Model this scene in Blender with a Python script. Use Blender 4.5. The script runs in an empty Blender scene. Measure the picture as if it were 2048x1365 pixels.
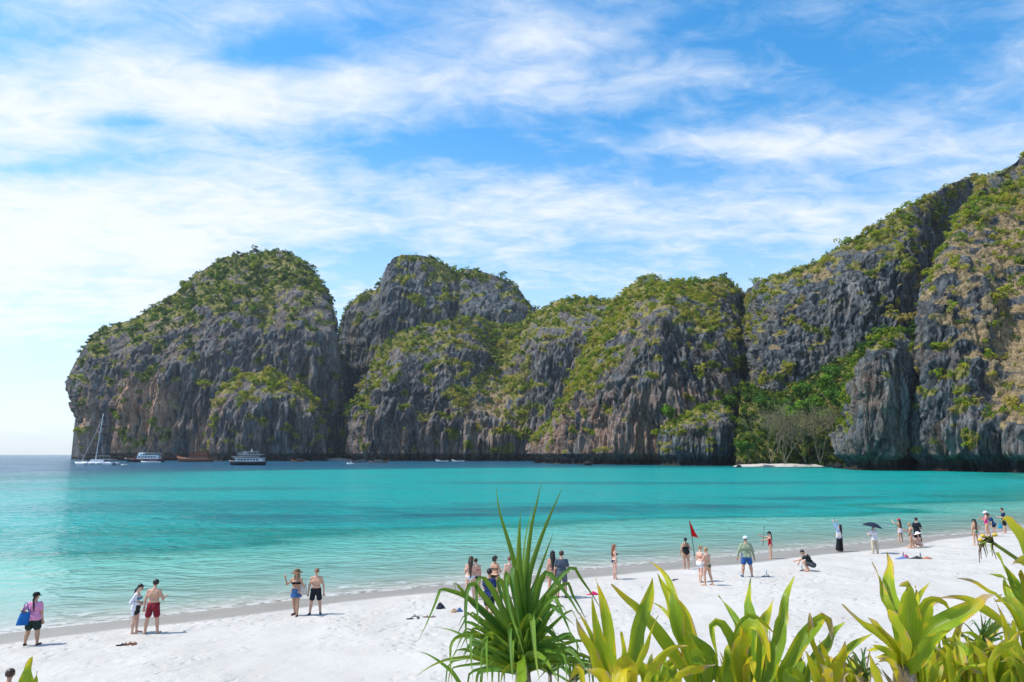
import bpy, math, random
import numpy as np
from mathutils import Vector, Matrix
R = math.radians
S = bpy.context.scene
C = S.collection
# ---------------------------------------------------------------- camera
PW, PH, FPX, HOR = 2048.0, 1365.0, 1365.333, 909.0      # photograph size, focal length in its pixels, horizon row
HC = 6.1                                                # eye height above the sea
TH = math.atan((HOR - PH / 2) / FPX)                    # the camera looks up by this much
cam = bpy.data.cameras.new('camera'); camo = bpy.data.objects.new('camera', cam); C.objects.link(camo)
cam.lens = 24.0; cam.sensor_width = 36.0; cam.clip_start = 0.05; cam.clip_end = 30000
camo.location = (0, 0, HC); camo.rotation_euler = (R(90) + TH, 0, 0)
S.camera = camo
S.render.resolution_x, S.render.resolution_y = 1024, 682
# ---------------------------------------------------------------- light
SUN_EL, SUN_AZ = R(57), R(-91)      # azimuth from +Y (view direction), negative = left
sd = Vector((math.sin(SUN_AZ) * math.cos(SUN_EL), math.cos(SUN_AZ) * math.cos(SUN_EL), math.sin(SUN_EL)))
sun = bpy.data.lights.new('sun', 'SUN'); sun.energy = 4.3; sun.angle = R(0.55); sun.color = (1.0, 0.95, 0.87)
suno = bpy.data.objects.new('sun', sun); C.objects.link(suno)
suno.rotation_euler = sd.to_track_quat('Z', 'Y').to_euler()
suno.location = (-60, 20, 120)
S.view_settings.view_transform = 'Standard'; S.view_settings.look = 'None'
S.view_settings.exposure = 0.30; S.view_settings.gamma = 1.0
S.render.engine = 'CYCLES'
S.cycles.use_denoising = True
S.cycles.max_bounces = 6; S.cycles.diffuse_bounces = 3; S.cycles.transparent_max_bounces = 12
S.cycles.volume_bounces = 0; S.cycles.caustics_reflective = False; S.cycles.caustics_refractive = False
S.cycles.sample_clamp_indirect = 4.0

# ---------------------------------------------------------------- node helper
class NT:
    """small node-tree builder: n = t('ShaderNodeX', input=value or (node, socket), prop=...)"""
    def __init__(s, tree): s.t = tree
    def __call__(s, kind, ins=None, out=0, **props):
        n = s.t.nodes.new(kind)
        for k, v in props.items(): setattr(n, k, v)
        for k, v in (ins or {}).items():
            sock = n.inputs[k]
            if isinstance(v, bpy.types.NodeSocket): s.t.links.new(v, sock)
            elif isinstance(v, bpy.types.Node): s.t.links.new(v.outputs[0], sock)
            else:
                if sock.type == 'RGBA' and len(v) == 3: v = (*v, 1)
                sock.default_value = v
        return n.outputs[out] if len(n.outputs) else n
    def math(s, op, a, b=0.0, c=0.0, clamp=False): return s('ShaderNodeMath', {0: a, 1: b, 2: c}, operation=op, use_clamp=clamp)
    def vmath(s, op, a, b=(0, 0, 0)): return s('ShaderNodeVectorMath', {0: a, 1: b}, operation=op)
    def mix(s, f, a, b, blend='MIX'):
        n = s.t.nodes.new('ShaderNodeMix'); n.data_type = 'RGBA'; n.blend_type = blend
        for i, v in ((0, f), (6, a), (7, b)):
            if isinstance(v, bpy.types.NodeSocket): s.t.links.new(v, n.inputs[i])
            else: n.inputs[i].default_value = v if i == 0 else ((*v, 1) if len(v) == 3 else v)
        return n.outputs[2]
    def noise(s, vec, scale, detail=4, rough=0.55, dist=0.0, out=0):
        ins = {'Scale': scale, 'Detail': detail, 'Roughness': rough, 'Distortion': dist}
        if vec is not None: ins['Vector'] = vec
        return s('ShaderNodeTexNoise', ins, out=out)
    def map(s, v, a, b, c=0.0, d=1.0, smooth=True):
        return s('ShaderNodeMapRange', {0: v, 1: a, 2: b, 3: c, 4: d}, interpolation_type='SMOOTHSTEP' if smooth else 'LINEAR', clamp=True)
    def ramp(s, f, stops):
        n = s.t.nodes.new('ShaderNodeValToRGB'); s.t.links.new(f, n.inputs[0]); e = n.color_ramp.elements
        while len(e) < len(stops): e.new(0.5)
        for el, (p, c) in zip(e, stops): el.position = p; el.color = (*c, 1)
        return n.outputs[0]
    def attr(s, name, out=2): return s('ShaderNodeAttribute', attribute_name=name, out=out)
    def mapping(s, v, scale=(1, 1, 1), rot=(0, 0, 0), loc=(0, 0, 0)):
        return s('ShaderNodeMapping', {'Vector': v, 'Scale': scale, 'Rotation': rot, 'Location': loc})
def newmat(name):
    m = bpy.data.materials.new(name); m.use_nodes = True; m.node_tree.nodes.clear()
    return m, NT(m.node_tree)
def outmat(t, surf): t('ShaderNodeOutputMaterial', {'Surface': surf})
def simple(name, col, rough=0.6, spec=0.3, var=0.12, scale=8.0, metallic=0.0, transl=0.0, bump=0.0):
    """plain painted / cloth / skin material: colour with slight mottling"""
    m, t = newmat(name)
    co = t('ShaderNodeTexCoord', out=3)
    nz = t.noise(co, scale, 4)
    c = t.mix(t.map(nz, 0.3, 0.7), tuple(x * (1 - var) for x in col), tuple(min(1, x * (1 + var)) for x in col))
    ins = {'Base Color': c, 'Roughness': rough, 'Specular IOR Level': spec, 'Metallic': metallic}
    if bump: ins['Normal'] = t('ShaderNodeBump', {'Height': t.noise(co, scale * 4, 3), 'Strength': bump, 'Distance': 0.02})
    s = t('ShaderNodeBsdfPrincipled', ins)
    if transl:
        s = t('ShaderNodeMixShader', {0: transl, 1: s, 2: t('ShaderNodeBsdfTranslucent', {'Color': c})})
    outmat(t, s)
    return m

# ---------------------------------------------------------------- photo pixel -> place
FW = Vector((0, math.cos(TH), math.sin(TH))); UPV = Vector((0, -math.sin(TH), math.cos(TH)))
def ray(px, py):
    xc = (px - PW / 2) / FPX; yc = -(py - PH / 2) / FPX
    return Vector((xc, FW.y + UPV.y * yc, FW.z + UPV.z * yc))
def P(px, py, Y):
    d = ray(px, py); k = Y / d.y
    return Vector((d.x * k, Y, HC + d.z * k))
def G(px, py, z=0.0):
    d = ray(px, py); k = (z - HC) / d.z
    return Vector((d.x * k, d.y * k, z))

# ---------------------------------------------------------------- world: clear sky with high thin cloud
def dirp(px, py):
    d = ray(px, py).normalized(); return d
W = bpy.data.worlds.new('World'); S.world = W; W.use_nodes = True; W.node_tree.nodes.clear()
t = NT(W.node_tree)
sky = t('ShaderNodeTexSky', sky_type='NISHITA', sun_disc=False, sun_elevation=SUN_EL, sun_rotation=SUN_AZ % (2 * math.pi),
        altitude=0.0, air_density=1.0, dust_density=0.6, ozone_density=2.2)
d = t('ShaderNodeTexCoord', out=0)
sep = t.t.nodes.new('ShaderNodeSeparateXYZ'); t.t.links.new(d, sep.inputs[0])
zz = t.math('ADD', t.math('MAXIMUM', sep.outputs[2], 0.0), 0.16)
pl = t('ShaderNodeCombineXYZ', {0: t.math('DIVIDE', sep.outputs[0], zz), 1: t.math('DIVIDE', sep.outputs[1], zz), 2: 0.0})
# long streaks running up to the right, broken by a finer texture
st = t.mapping(pl, scale=(0.75, 1.25, 1), rot=(0, 0, R(-24)), loc=(0.3, 1.9, 0))
warp = t.noise(pl, 1.1, 3, 0.5, out=1)
st2 = t.vmath('ADD', st, t.vmath('MULTIPLY', t.vmath('SUBTRACT', warp, (0.5, 0.5, 0.5)), (1.1, 1.1, 0)))
big = t.noise(st2, 0.85, 4, 0.52)
mid = t.noise(t.mapping(pl, scale=(1.0, 1.5, 1), rot=(0, 0, R(-20))), 2.4, 5, 0.58, 0.4)
fine = t.noise(t.mapping(pl, scale=(1.0, 1.7, 1), rot=(0, 0, R(-32))), 8.0, 6, 0.64, 0.5)
dens = t.math('ADD', t.math('MULTIPLY', big, 0.62), t.math('ADD', t.math('MULTIPLY', mid, 0.36), t.math('MULTIPLY', fine, 0.41)))
# the cloud sheet: where it lies thick and where it is torn open (places in the sky, as directions)
def blob(px, py, wx, wy, amp, rot=0.0):
    c = dirp(px, py); z0 = max(c.z, 0) + 0.16
    v = t.vmath('SUBTRACT', pl, (c.x / z0, c.y / z0, 0))
    v = t.mapping(v, rot=(0, 0, 0), scale=(1, 1, 1)) if not rot else t('ShaderNodeVectorRotate', {'Vector': v, 'Angle': rot}, rotation_type='Z_AXIS')
    v = t.vmath('MULTIPLY', v, (1 / wx, 1 / wy, 0))
    l = t('ShaderNodeVectorMath', {0: v}, operation='LENGTH', out=1)
    return t.math('MULTIPLY', t.math('EXPONENT', t.math('MULTIPLY', t.math('MULTIPLY', l, l), -1.0)), amp)
BLOBS = []
def blobpx(px, py, hw, hh, amp):
    def pp(a, b):
        c = dirp(a, b); z0 = max(c.z, 0) + 0.16; return (c.x / z0, c.y / z0)
    a = pp(px - hw, py); b = pp(px + hw, py); e = pp(px, py - hh); f = pp(px, py + hh)
    return blob(px, py, max(0.03, abs(b[0] - a[0]) / 2), max(0.03, abs(f[1] - e[1]) / 2), amp)
for b in [(250, 205, 520, 75, .19), (330, 450, 560, 120, .24), (120, 600, 420, 160, .22), (760, 200, 420, 60, .10), (1060, 60, 190, 45, .16),
          (1000, 150, 300, 60, .10), (1200, 400, 330, 60, .04), (1430, 140, 190, 30, .13), (1560, 285, 300, 26, .15), (1930, 450, 330, 120, .14), (1000, 480, 420, 90, .06),
          (560, 105, 170, 34, -.22), (180, 60, 130, 25, -.10), (120, 335, 170, 24, -.20), (250, 244, 80, 16, -.22), (960, 300, 280, 40, -.19), (1190, 245, 300, 34, -.15),
          (1720, 130, 420, 110, -.11), (1650, 380, 380, 50, -.08), (1330, 340, 300, 26, -.12), (1200, 510, 120, 26, -.10), (1850, 60, 300, 160, -.06), (760, 60, 260, 30, -.10)]:
    BLOBS.append(blobpx(*b))
acc = dens
for b in BLOBS: acc = t.math('ADD', acc, b)
cover = t.map(acc, 0.55, 1.0)
cover = t.math('POWER', cover, 0.85)
# thin milky air low over the sea
low = t.map(sep.outputs[2], 0.0, 0.5, 1.0, 0.0)
cover = t.math('MAXIMUM', cover, t.math('MULTIPLY', low, 0.72))
hsv = t('ShaderNodeHueSaturation', {'Color': sky, 'Hue': 0.492, 'Saturation': 1.38, 'Value': 2.05})
cloudcol = t.mix(t.map(acc, 0.6, 1.05), (6.6, 7.5, 8.6), (8.3, 8.5, 8.8))
skyc = t.mix(t.math('MULTIPLY', cover, 0.93), hsv, cloudcol)
bg = t('ShaderNodeBackground', {'Color': skyc, 'Strength': 0.1})
W.cycles.sampling_method = 'MANUAL'; W.cycles.sample_map_resolution = 512
t('ShaderNodeOutputWorld', {'Surface': bg})
# ---------------------------------------------------------------- numpy noise, mesh and tagging helpers
_rng = np.random.RandomState(7)
_perm = _rng.permutation(256); _perm = np.concatenate([_perm, _perm, _perm])
_g = _rng.normal(size=(256, 3)); _g /= np.linalg.norm(_g, axis=1)[:, None]
def pn(x, y, z, seed=0):
    x = np.asarray(x, float) + seed * 17.31; y = np.asarray(y, float) + seed * 9.17; z = np.asarray(z, float) + seed * 5.73
    xi = np.floor(x).astype(int); yi = np.floor(y).astype(int); zi = np.floor(z).astype(int)
    fx, fy, fz = x - xi, y - yi, z - zi
    xi &= 255; yi &= 255; zi &= 255
    u = fx ** 3 * (fx * (fx * 6 - 15) + 10); v = fy ** 3 * (fy * (fy * 6 - 15) + 10); w = fz ** 3 * (fz * (fz * 6 - 15) + 10)
    def cor(a, b, c):
        g = _g[_perm[_perm[_perm[xi + a] + yi + b] + zi + c]]
        return g[..., 0] * (fx - a) + g[..., 1] * (fy - b) + g[..., 2] * (fz - c)
    x00 = cor(0, 0, 0) * (1 - u) + cor(1, 0, 0) * u; x10 = cor(0, 1, 0) * (1 - u) + cor(1, 1, 0) * u
    x01 = cor(0, 0, 1) * (1 - u) + cor(1, 0, 1) * u; x11 = cor(0, 1, 1) * (1 - u) + cor(1, 1, 1) * u
    return ((x00 * (1 - v) + x10 * v) * (1 - w) + (x01 * (1 - v) + x11 * v) * w) * 1.6
def fbm(x, y, z, oct=4, seed=0, gain=0.5):
    s = 0; a = 1.0; tot = 0
    for i in range(oct):
        s = s + a * pn(x * 2 ** i, y * 2 ** i, z * 2 ** i, seed + i); tot += a; a *= gain
    return s / tot
def sst(a, b, x):
    q = np.clip((x - a) / (b - a), 0, 1); return q * q * (3 - 2 * q)

def link(o, parent=None):
    C.objects.link(o)
    if parent is not None: o.parent = parent
    return o
def mesh(name, verts, faces, mat, parent=None, smooth=True, attrs=None, mats=None, midx=None):
    me = bpy.data.meshes.new(name)
    V = np.asarray(verts, dtype=np.float32).reshape(-1, 3)
    if isinstance(faces, np.ndarray):
        nf, k = faces.shape
        me.vertices.add(len(V)); me.vertices.foreach_set('co', V.ravel())
        me.loops.add(nf * k); me.loops.foreach_set('vertex_index', faces.astype(np.int32).ravel())
        me.polygons.add(nf); me.polygons.foreach_set('loop_start', np.arange(0, nf * k, k, dtype=np.int32))
        try: me.polygons.foreach_set('loop_total', np.full(nf, k, dtype=np.int32))
        except Exception: pass
        me.update(calc_edges=True)
    else:
        me.from_pydata([tuple(map(float, v)) for v in V], [], faces)
    if smooth: me.polygons.foreach_set('use_smooth', np.ones(len(me.polygons), dtype=bool))
    for k, v in (attrs or {}).items():
        a = me.attributes.new(k, 'FLOAT', 'POINT'); a.data.foreach_set('value', np.asarray(v, dtype=np.float32).ravel())
    if mats:
        for m in mats: me.materials.append(m)
        if midx is not None: me.polygons.foreach_set('material_index', np.asarray(midx, dtype=np.int32))
    else: me.materials.append(mat)
    me.update()
    o = bpy.data.objects.new(name, me)
    return link(o, parent)
def grid_faces(m, n, closed=False):
    i = np.arange(m - 1)[:, None]; j = np.arange(n - 1)[None, :]
    a = (i * n + j).ravel(); f = np.stack([a, a + n, a + n + 1, a + 1], 1)
    if closed:
        i = np.arange(m - 1); a = i * n + n - 1
        f = np.concatenate([f, np.stack([a, a + n, i * n + n, i * n], 1)])
    return f
def tag(o, label=None, cat=None, group=None, kind=None):
    if label: o['label'] = label
    if cat: o['category'] = cat
    if group: o['group'] = group
    if kind: o['kind'] = kind
    return o
def empty(name, loc=(0, 0, 0), rz=0.0):
    o = bpy.data.objects.new(name, None); C.objects.link(o); o.location = loc; o.rotation_euler = (0, 0, rz); o.empty_display_size = 0.2
    return o
class MB:
    """collects simple shapes into one mesh"""
    def __init__(s): s.v = []; s.f = []
    def add(s, v, f):
        b = len(s.v); s.v += [tuple(p) for p in v]; s.f += [tuple(i + b for i in q) for q in f]; return s
    def box(s, c, d, rot=None, taper=1.0):
        vs = []
        for z in (-1, 1):
            k = taper if z > 0 else 1.0
            for x, y in ((-1, -1), (1, -1), (1, 1), (-1, 1)):
                p = Vector((x * d[0] / 2 * k, y * d[1] / 2 * k, z * d[2] / 2))
                if rot is not None: p = rot @ p
                vs.append(p + Vector(c))
        return s.add(vs, [(0, 3, 2, 1), (4, 5, 6, 7), (0, 1, 5, 4), (1, 2, 6, 5), (2, 3, 7, 6), (3, 0, 4, 7)])
    def tube(s, pts, rad, n=8, cap=True):
        pts = [Vector(p) for p in pts]; rad = rad if isinstance(rad, (list, tuple)) else [rad] * len(pts)
        up = Vector((0, 0, 1)); vs = []; prev = None
        for i, p in enumerate(pts):
            d = (pts[min(i + 1, len(pts) - 1)] - pts[max(i - 1, 0)]).normalized()
            if prev is None:
                a = d.cross(up if abs(d.z) < 0.95 else Vector((1, 0, 0))).normalized()
            else:
                a = (prev - d * prev.dot(d)).normalized()
            prev = a; b = d.cross(a)
            for k in range(n):
                q = 2 * math.pi * k / n; vs.append(p + (a * math.cos(q) + b * math.sin(q)) * rad[i])
        fs = [(i * n + k, i * n + (k + 1) % n, (i + 1) * n + (k + 1) % n, (i + 1) * n + k) for i in range(len(pts) - 1) for k in range(n)]
        if cap: fs += [tuple(range(n))[::-1], tuple((len(pts) - 1) * n + k for k in range(n))]
        return s.add(vs, fs)
    def build(s, name, mat, parent=None, smooth=False): return mesh(name, s.v, s.f, mat, parent, smooth)
def catmull(pts, n):
    """resample a polyline (k, d) array to n points, smooth, even in arc length"""
    pts = np.asarray(pts, float); k = len(pts)
    if k == 2:
        u = np.linspace(0, 1, n)[:, None]; return pts[0] * (1 - u) + pts[1] * u
    ext = np.concatenate([[2 * pts[0] - pts[1]], pts, [2 * pts[-1] - pts[-2]]])
    out = []
    for i in range(k - 1):
        p0, p1, p2, p3 = ext[i:i + 4]; u = np.linspace(0, 1, 24, endpoint=False)[:, None]
        out.append(0.5 * (2 * p1 + (p2 - p0) * u + (2 * p0 - 5 * p1 + 4 * p2 - p3) * u ** 2 + (3 * p1 - p0 - 3 * p2 + p3) * u ** 3))
    out = np.concatenate(out + [pts[-1:]])
    L = np.concatenate([[0], np.cumsum(np.linalg.norm(np.diff(out[:, :3], axis=0), axis=1))])
    q = np.linspace(0, L[-1], n)
    return np.stack([np.interp(q, L, out[:, c]) for c in range(out.shape[1])], 1)
# ---------------------------------------------------------------- beach, sea bed and water
SHORE_PX = [(-900, 1385), (-400, 1318), (0, 1269), (100, 1257), (360, 1229), (620, 1197), (860, 1174), (1060, 1152), (1230, 1134), (1400, 1119), (1540, 1105), (1680, 1092),
            (1850, 1075), (1950, 1067), (2048, 1056), (2200, 1042), (2500, 1025)]
sh = np.array([tuple(G(a, b, 0.0))[:2] for a, b in SHORE_PX])
sh = np.concatenate([[sh[0] + (sh[0] - sh[1]) * 6], sh, [[105, 92], [150, 130], [170, 190]]])
sh = catmull(np.c_[sh, np.zeros(len(sh))], 260)[:, :2]
def shore(x, y):
    """signed distance to the waterline, positive on land"""
    x = np.asarray(x, float).ravel(); y = np.asarray(y, float).ravel()
    best = np.full(len(x), 1e18); sg = np.ones(len(x))
    for i in range(len(sh) - 1):
        a, b = sh[i], sh[i + 1]; dx, dy = b - a; L2 = dx * dx + dy * dy
        q = np.clip(((x - a[0]) * dx + (y - a[1]) * dy) / L2, 0, 1)
        ex, ey = x - a[0] - q * dx, y - a[1] - q * dy; d2 = ex * ex + ey * ey
        m = d2 < best; best[m] = d2[m]; sg[m] = np.where((dx * ey - dy * ex)[m] < 0, 1, -1)
    return np.sqrt(best) * sg
def hland(x, y, s=None):
    x = np.asarray(x, float).ravel(); y = np.asarray(y, float).ravel()
    if s is None: s = shore(x, y)
    wob = 0.25 * pn(x * 0.09, y * 0.09, 0 * x, 3)
    z = np.where(s > 0, 0.62 * (1 - np.exp(-np.maximum(s, 0) / 6.5)) + 0.006 * np.maximum(s, 0), 0.07 * np.maximum(s, -30) + 0.05 * np.clip(s + 30, -200, 0))
    z = z + wob * sst(-1, 7, s) * 0.35
    z = z + (0.035 * pn(x * 0.9, y * 0.9, 0 * x, 5) + 0.022 * pn(x * 2.3, y * 2.3, 0 * x, 8)) * sst(3.0, 7.0, s)
    # the planted bank the camera looks over
    edge = 10.5 - 0.9 * sst(0, 6, x) + 0.5 * pn(x * .4, y * .4, 0 * x, 4)
    bank = 4.2 + 0.40 * sst(0.8, 3.2, x) - 1.2 * sst(-1, -5, x)
    z = z + (bank - 0.8) * sst(0, 1, (edge - y) / 6.5)
    return np.maximum(z, -14.0)
def zland(x, y): return float(hland([x], [y])[0])
def onsand(px, py):
    z = 0.3
    for _ in range(12):
        p = G(px, py, z); z = 0.5 * z + 0.5 * zland(p.x, p.y)
    p = G(px, py, z); p.z = zland(p.x, p.y); return p
def axis(lo, hi, step, far, grow=1.14):
    a = list(np.arange(lo, hi + 1e-6, step)); s = step
    while a[-1] < far: s *= grow; a.append(a[-1] + s)
    s = step; b = []; q = lo
    while q > -far: s *= grow; q -= s; b.append(q)
    return np.array(b[::-1] + a)
xs = axis(-24, 42, 0.28, 6000); ys = axis(3, 58, 0.28, 6000)
X, Y = np.meshgrid(xs, ys, indexing='ij'); s_ = shore(X, Y); Z = hland(X, Y, s_)
wetn = 1.0 * fbm(X.ravel() * 0.12, Y.ravel() * 0.12, 0 * X.ravel(), 3, 11)
wet_w = 2.6 + 1.2 * sst(-5, 15, X.ravel()) - 2.6 * sst(22, 40, X.ravel())
wet = sst(-1.6, -.2, s_) * (1 - sst(wet_w - 0.25, wet_w + 0.25, s_ + wetn * 0.9))
m, t = newmat('sand')
pos = t('ShaderNodeNewGeometry', out=0)
wa = t.attr('wet')
n1 = t.noise(pos, 0.5, 5); n2 = t.noise(pos, 14, 4)
dry = t.mix(t.map(n1, 0.3, 0.7), (0.440, 0.420, 0.390), (0.488, 0.470, 0.444))
dry = t.mix(t.math('MULTIPLY', t.map(n2, 0.62, 0.78), 0.35), dry, (0.40, 0.37, 0.33))
wetc = t.mix(t.map(n1, 0.3, 0.7), (0.235, 0.213, 0.182), (0.275, 0.252, 0.222))
cs = t.mix(wa, dry, wetc)
spk = t.map(t.noise(t.mapping(pos, scale=(1, 1, 1)), 3.6, 3, 0.5), 0.68, 0.72)     # scattered bits of coral and weed
cs = t.mix(t.math('MULTIPLY', spk, 0.55), cs, (0.32, 0.28, 0.23))
# trodden sand: prints and small heaps
v1 = t('ShaderNodeTexVoronoi', {'Vector': t.vmath('ADD', pos, t.vmath('MULTIPLY', t.noise(pos, 1.7, 2, out=1), (0.5, 0.5, 0))), 'Scale': 2.6, 'Randomness': 1.0}, feature='SMOOTH_F1')
trod = t.map(t.noise(pos, 0.23, 3), 0.40, 0.62, 0.15, 1.0)
hgt = t.math('ADD', t.math('MULTIPLY', t.math('MULTIPLY', t.map(v1, 0.0, 0.42), trod), 0.75), t.math('ADD', t.math('MULTIPLY', t.math('MULTIPLY', t.noise(pos, 4.5, 4), trod), 0.8), t.math('MULTIPLY', t.noise(pos, 22, 3), 0.15)))
bmp = t('ShaderNodeBump', {'Height': hgt, 'Strength': t.math('SUBTRACT', 0.85, t.math('MULTIPLY', wa, 0.75)), 'Distance': 0.12})
sb = t('ShaderNodeBsdfPrincipled', {'Base Color': cs, 'Roughness': t.math('SUBTRACT', 0.95, t.math('MULTIPLY', wa, 0.45)), 'Specular IOR Level': t.math('MULTIPLY', wa, 0.35), 'Normal': bmp})
outmat(t, sb); M_SAND = m
beach = mesh('beach', np.stack([X.ravel(), Y.ravel(), Z], 1), grid_faces(len(xs), len(ys)), M_SAND, attrs={'wet': wet})
tag(beach, 'white sand beach sloping into the clear bay', None, kind='structure')

# water: depth drives how much of the bottom shows and how deep the colour is
xw = axis(-40, 70, 0.8, 9000, 1.07); yw = axis(16, 130, 0.8, 9000, 1.06)
yw = yw[yw > 5]
XW, YW = np.meshgrid(xw, yw, indexing='ij'); x_, y_ = XW.ravel(), YW.ravel(); sw = shore(x_, y_)
off = np.maximum(-sw, 0)
dep = 0.055 * off + 0.0009 * off ** 1.9 * sst(0, 60, off)
dep = np.minimum(dep, 3.4)
dep += 1.5 * sst(0.05, 0.35, fbm(x_ * 0.02, y_ * 0.045, 0 * x_, 3, 21)) * sst(18, 34, off) * (1 - sst(75, 120, y_ - 0.15 * x_))
for cx, cy, rx, ry, am in ((14, 78, 30, 11, 2.6), (-14, 66, 20, 8, 2.2), (-40, 84, 24, 12, 1.1), (-30, 48, 12, 6, 1.2), (48, 96, 22, 7, 1.5), (-60, 125, 36, 8, 1.0), (30, 150, 60, 9, 1.2)):
    dep += am * sst(1.25, .45, np.hypot((x_ - cx) / rx, (y_ - cy) / ry) + .55 * fbm(x_ * .06, y_ * .12, 0 * x_, 3, 33))
dep += 13 * sst(300, 470, y_ - 0.75 * x_ + 25 * pn(x_ * .012, y_ * .012, 0 * x_, 2)) + 3.0 * sst(280, 380, y_)
dep += 5 * sst(-40, -190, x_ + 0.12 * y_)
m, t = newmat('sea_water')
pos = t('ShaderNodeNewGeometry', out=0); da = t.attr('depth')
col = t.ramp(t.math('DIVIDE', da, 20.0), [(0.0, (0.32, 0.58, 0.50)), (0.045, (0.10, 0.40, 0.335)), (0.09, (0.0, 0.185, 0.155)), (0.17, (0.0, 0.28, 0.262)), (0.27, (0.0, 0.125, 0.14)), (0.5, (0.001, 0.085, 0.135)), (1.0, (0.002, 0.065, 0.125))])
clear = t('ShaderNodeBsdfTransparent', {'Color': t.mix(t.map(da, 0.0, 1.2, 0, 1, False), (1, 1, 1), (0.72, 0.96, 0.93))})
opac = t.math('SUBTRACT', 1.0, t.math('EXPONENT', t.math('MULTIPLY', da, -2.6)))
wv = t.mapping(pos, scale=(0.55, 1.0, 1), rot=(0, 0, R(-12)))
def crest(n): return t.math('SUBTRACT', 1.0, t.math('ABSOLUTE', t.math('SUBTRACT', t.math('MULTIPLY', n, 4.0), 2.0)))
w0 = t.noise(wv, 0.22, 2, 0.5, 0.6); w1 = crest(t.noise(wv, 0.42, 2, 0.45, 0.5)); w2 = crest(t.noise(wv, 1.05, 2, 0.5, 0.5)); w3 = t.noise(wv, 3.6, 3, 0.6)
wh = t.math('ADD', t.math('ADD', t.math('MULTIPLY', w0, 1.2), t.math('MULTIPLY', w1, 0.34)), t.math('ADD', t.math('MULTIPLY', w2, 0.20), t.math('MULTIPLY', w3, 0.12)))
calm = t.math('MULTIPLY', t.map(da, 0.0, 1.6, 0.25, 1.0), t.map(t.noise(pos, 0.035, 3, 0.5), 0.35, 0.65, 0.6, 1.0))
wb = t('ShaderNodeBump', {'Height': wh, 'Strength': calm, 'Distance': 0.75})
body = t('ShaderNodeBsdfDiffuse', {'Color': col, 'Normal': wb})
base = t('ShaderNodeMixShader', {0: opac, 1: clear, 2: body})
gl = t('ShaderNodeBsdfGlossy', {'Color': (1, 1, 1), 'Roughness': 0.16, 'Normal': wb})
fr = t('ShaderNodeFresnel', {'IOR': 1.33, 'Normal': wb})
sf = t('ShaderNodeMixShader', {0: t.math('MULTIPLY', fr, 0.75), 1: base, 2: gl})
# thin line of spent foam along the edge
fo = t.math('MULTIPLY', t.map(da, 0.0, 0.07, 1, 0), t.map(t.noise(pos, 2.2, 5, 0.65), 0.40, 0.56))
fo2 = t.math('MULTIPLY', t.math('MULTIPLY', t.map(da, 0.06, 0.10), t.map(da, 0.10, 0.15, 1, 0)), t.map(t.noise(pos, 1.6, 5, 0.65), 0.50, 0.66))
sf = t('ShaderNodeMixShader', {0: t.math('MULTIPLY', t.math('MAXIMUM', fo, t.math('MULTIPLY', fo2, 0.7)), 0.42), 1: sf, 2: t('ShaderNodeBsdfDiffuse', {'Color': (0.8, 0.8, 0.78)})})
outmat(t, sf); M_WATER = m
keep = grid_faces(len(xw), len(yw)); k = sw < 3.0; keep = keep[k[keep].any(1)]
water = mesh('sea_water', np.stack([x_, y_, 0 * x_], 1), keep, M_WATER, attrs={'depth': dep})
tag(water, 'turquoise bay water turning deep blue by the cliffs', None, kind='structure')
# ---------------------------------------------------------------- limestone cliffs
m, t = newmat('limestone')
pos = t('ShaderNodeNewGeometry', out=0); nor = t('ShaderNodeNewGeometry', out=1)
vg = t.attr('veg'); tn = t.attr('tan'); oc = t.attr('ochre'); fl = t.attr('flute')
wv = t.vmath('ADD', pos, t.vmath('MULTIPLY', t.noise(pos, 0.03, 3, out=1), (14, 14, 14)))
k1 = t.noise(t.mapping(wv, scale=(1, 1, 0.10)), 0.35, 6, 0.62)      # vertical weathering streaks
k2 = t.noise(t.mapping(wv, scale=(1, 1, 0.06)), 0.11, 4, 0.55)
k3 = t.noise(pos, 0.05, 4)
k4 = t.noise(t.mapping(wv, scale=(1, 1, 0.08)), 0.95, 5, 0.68)
rock = t.mix(t.map(t.math('ADD', t.math('MULTIPLY', k1, 0.6), t.math('MULTIPLY', k4, 0.4)), 0.43, 0.58), (0.026, 0.036, 0.046), (0.165, 0.190, 0.208))
rock = t.mix(t.map(k2, 0.56, 0.70), rock, (0.30, 0.30, 0.295))
rock = t.mix(t.math('MULTIPLY', t.map(k3, 0.55, 0.7), 0.5), rock, (0.10, 0.115, 0.125))
rock = t.mix(t.math('MULTIPLY', t.map(t.noise(pos, 0.09, 5, 0.65), 0.54, 0.66), 0.55), rock, t.mix(t.map(k4, 0.4, 0.6), (0.10, 0.095, 0.045), (0.24, 0.17, 0.10)))   # lichen and rust
rock = t.mix(t.math('MULTIPLY', t.map(fl, 0.1, 0.62, 1, 0), 0.6), rock, (0.045, 0.05, 0.055))     # darker where the flute relief is low
rock = t.mix(t.math('MULTIPLY', t.map(t.attr('slab'), 0.35, 0.85), 0.34), rock, (0.25, 0.26, 0.265))
rock = t.mix(t.math('MULTIPLY', t.map(t.attr('slab'), 0.45, 0.15), 0.45), rock, (0.06, 0.062, 0.062))
crk = t('ShaderNodeTexVoronoi', {'Vector': t.mapping(wv, scale=(1, 1, 0.22)), 'Scale': 0.22}, feature='DISTANCE_TO_EDGE')
rock = t.mix(t.math('MULTIPLY', t.map(crk, 0.0, 0.06, 1, 0), 0.55), rock, (0.03, 0.032, 0.034))
och = t.math('MULTIPLY', oc, t.map(t.noise(t.mapping(wv, scale=(1, 1, 0.16)), 0.16, 5, 0.6), 0.36, 0.52))
stain = t.map(t.noise(t.mapping(wv, scale=(1, 1, 0.3)), 0.045, 4, 0.6), 0.50, 0.66)
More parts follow.
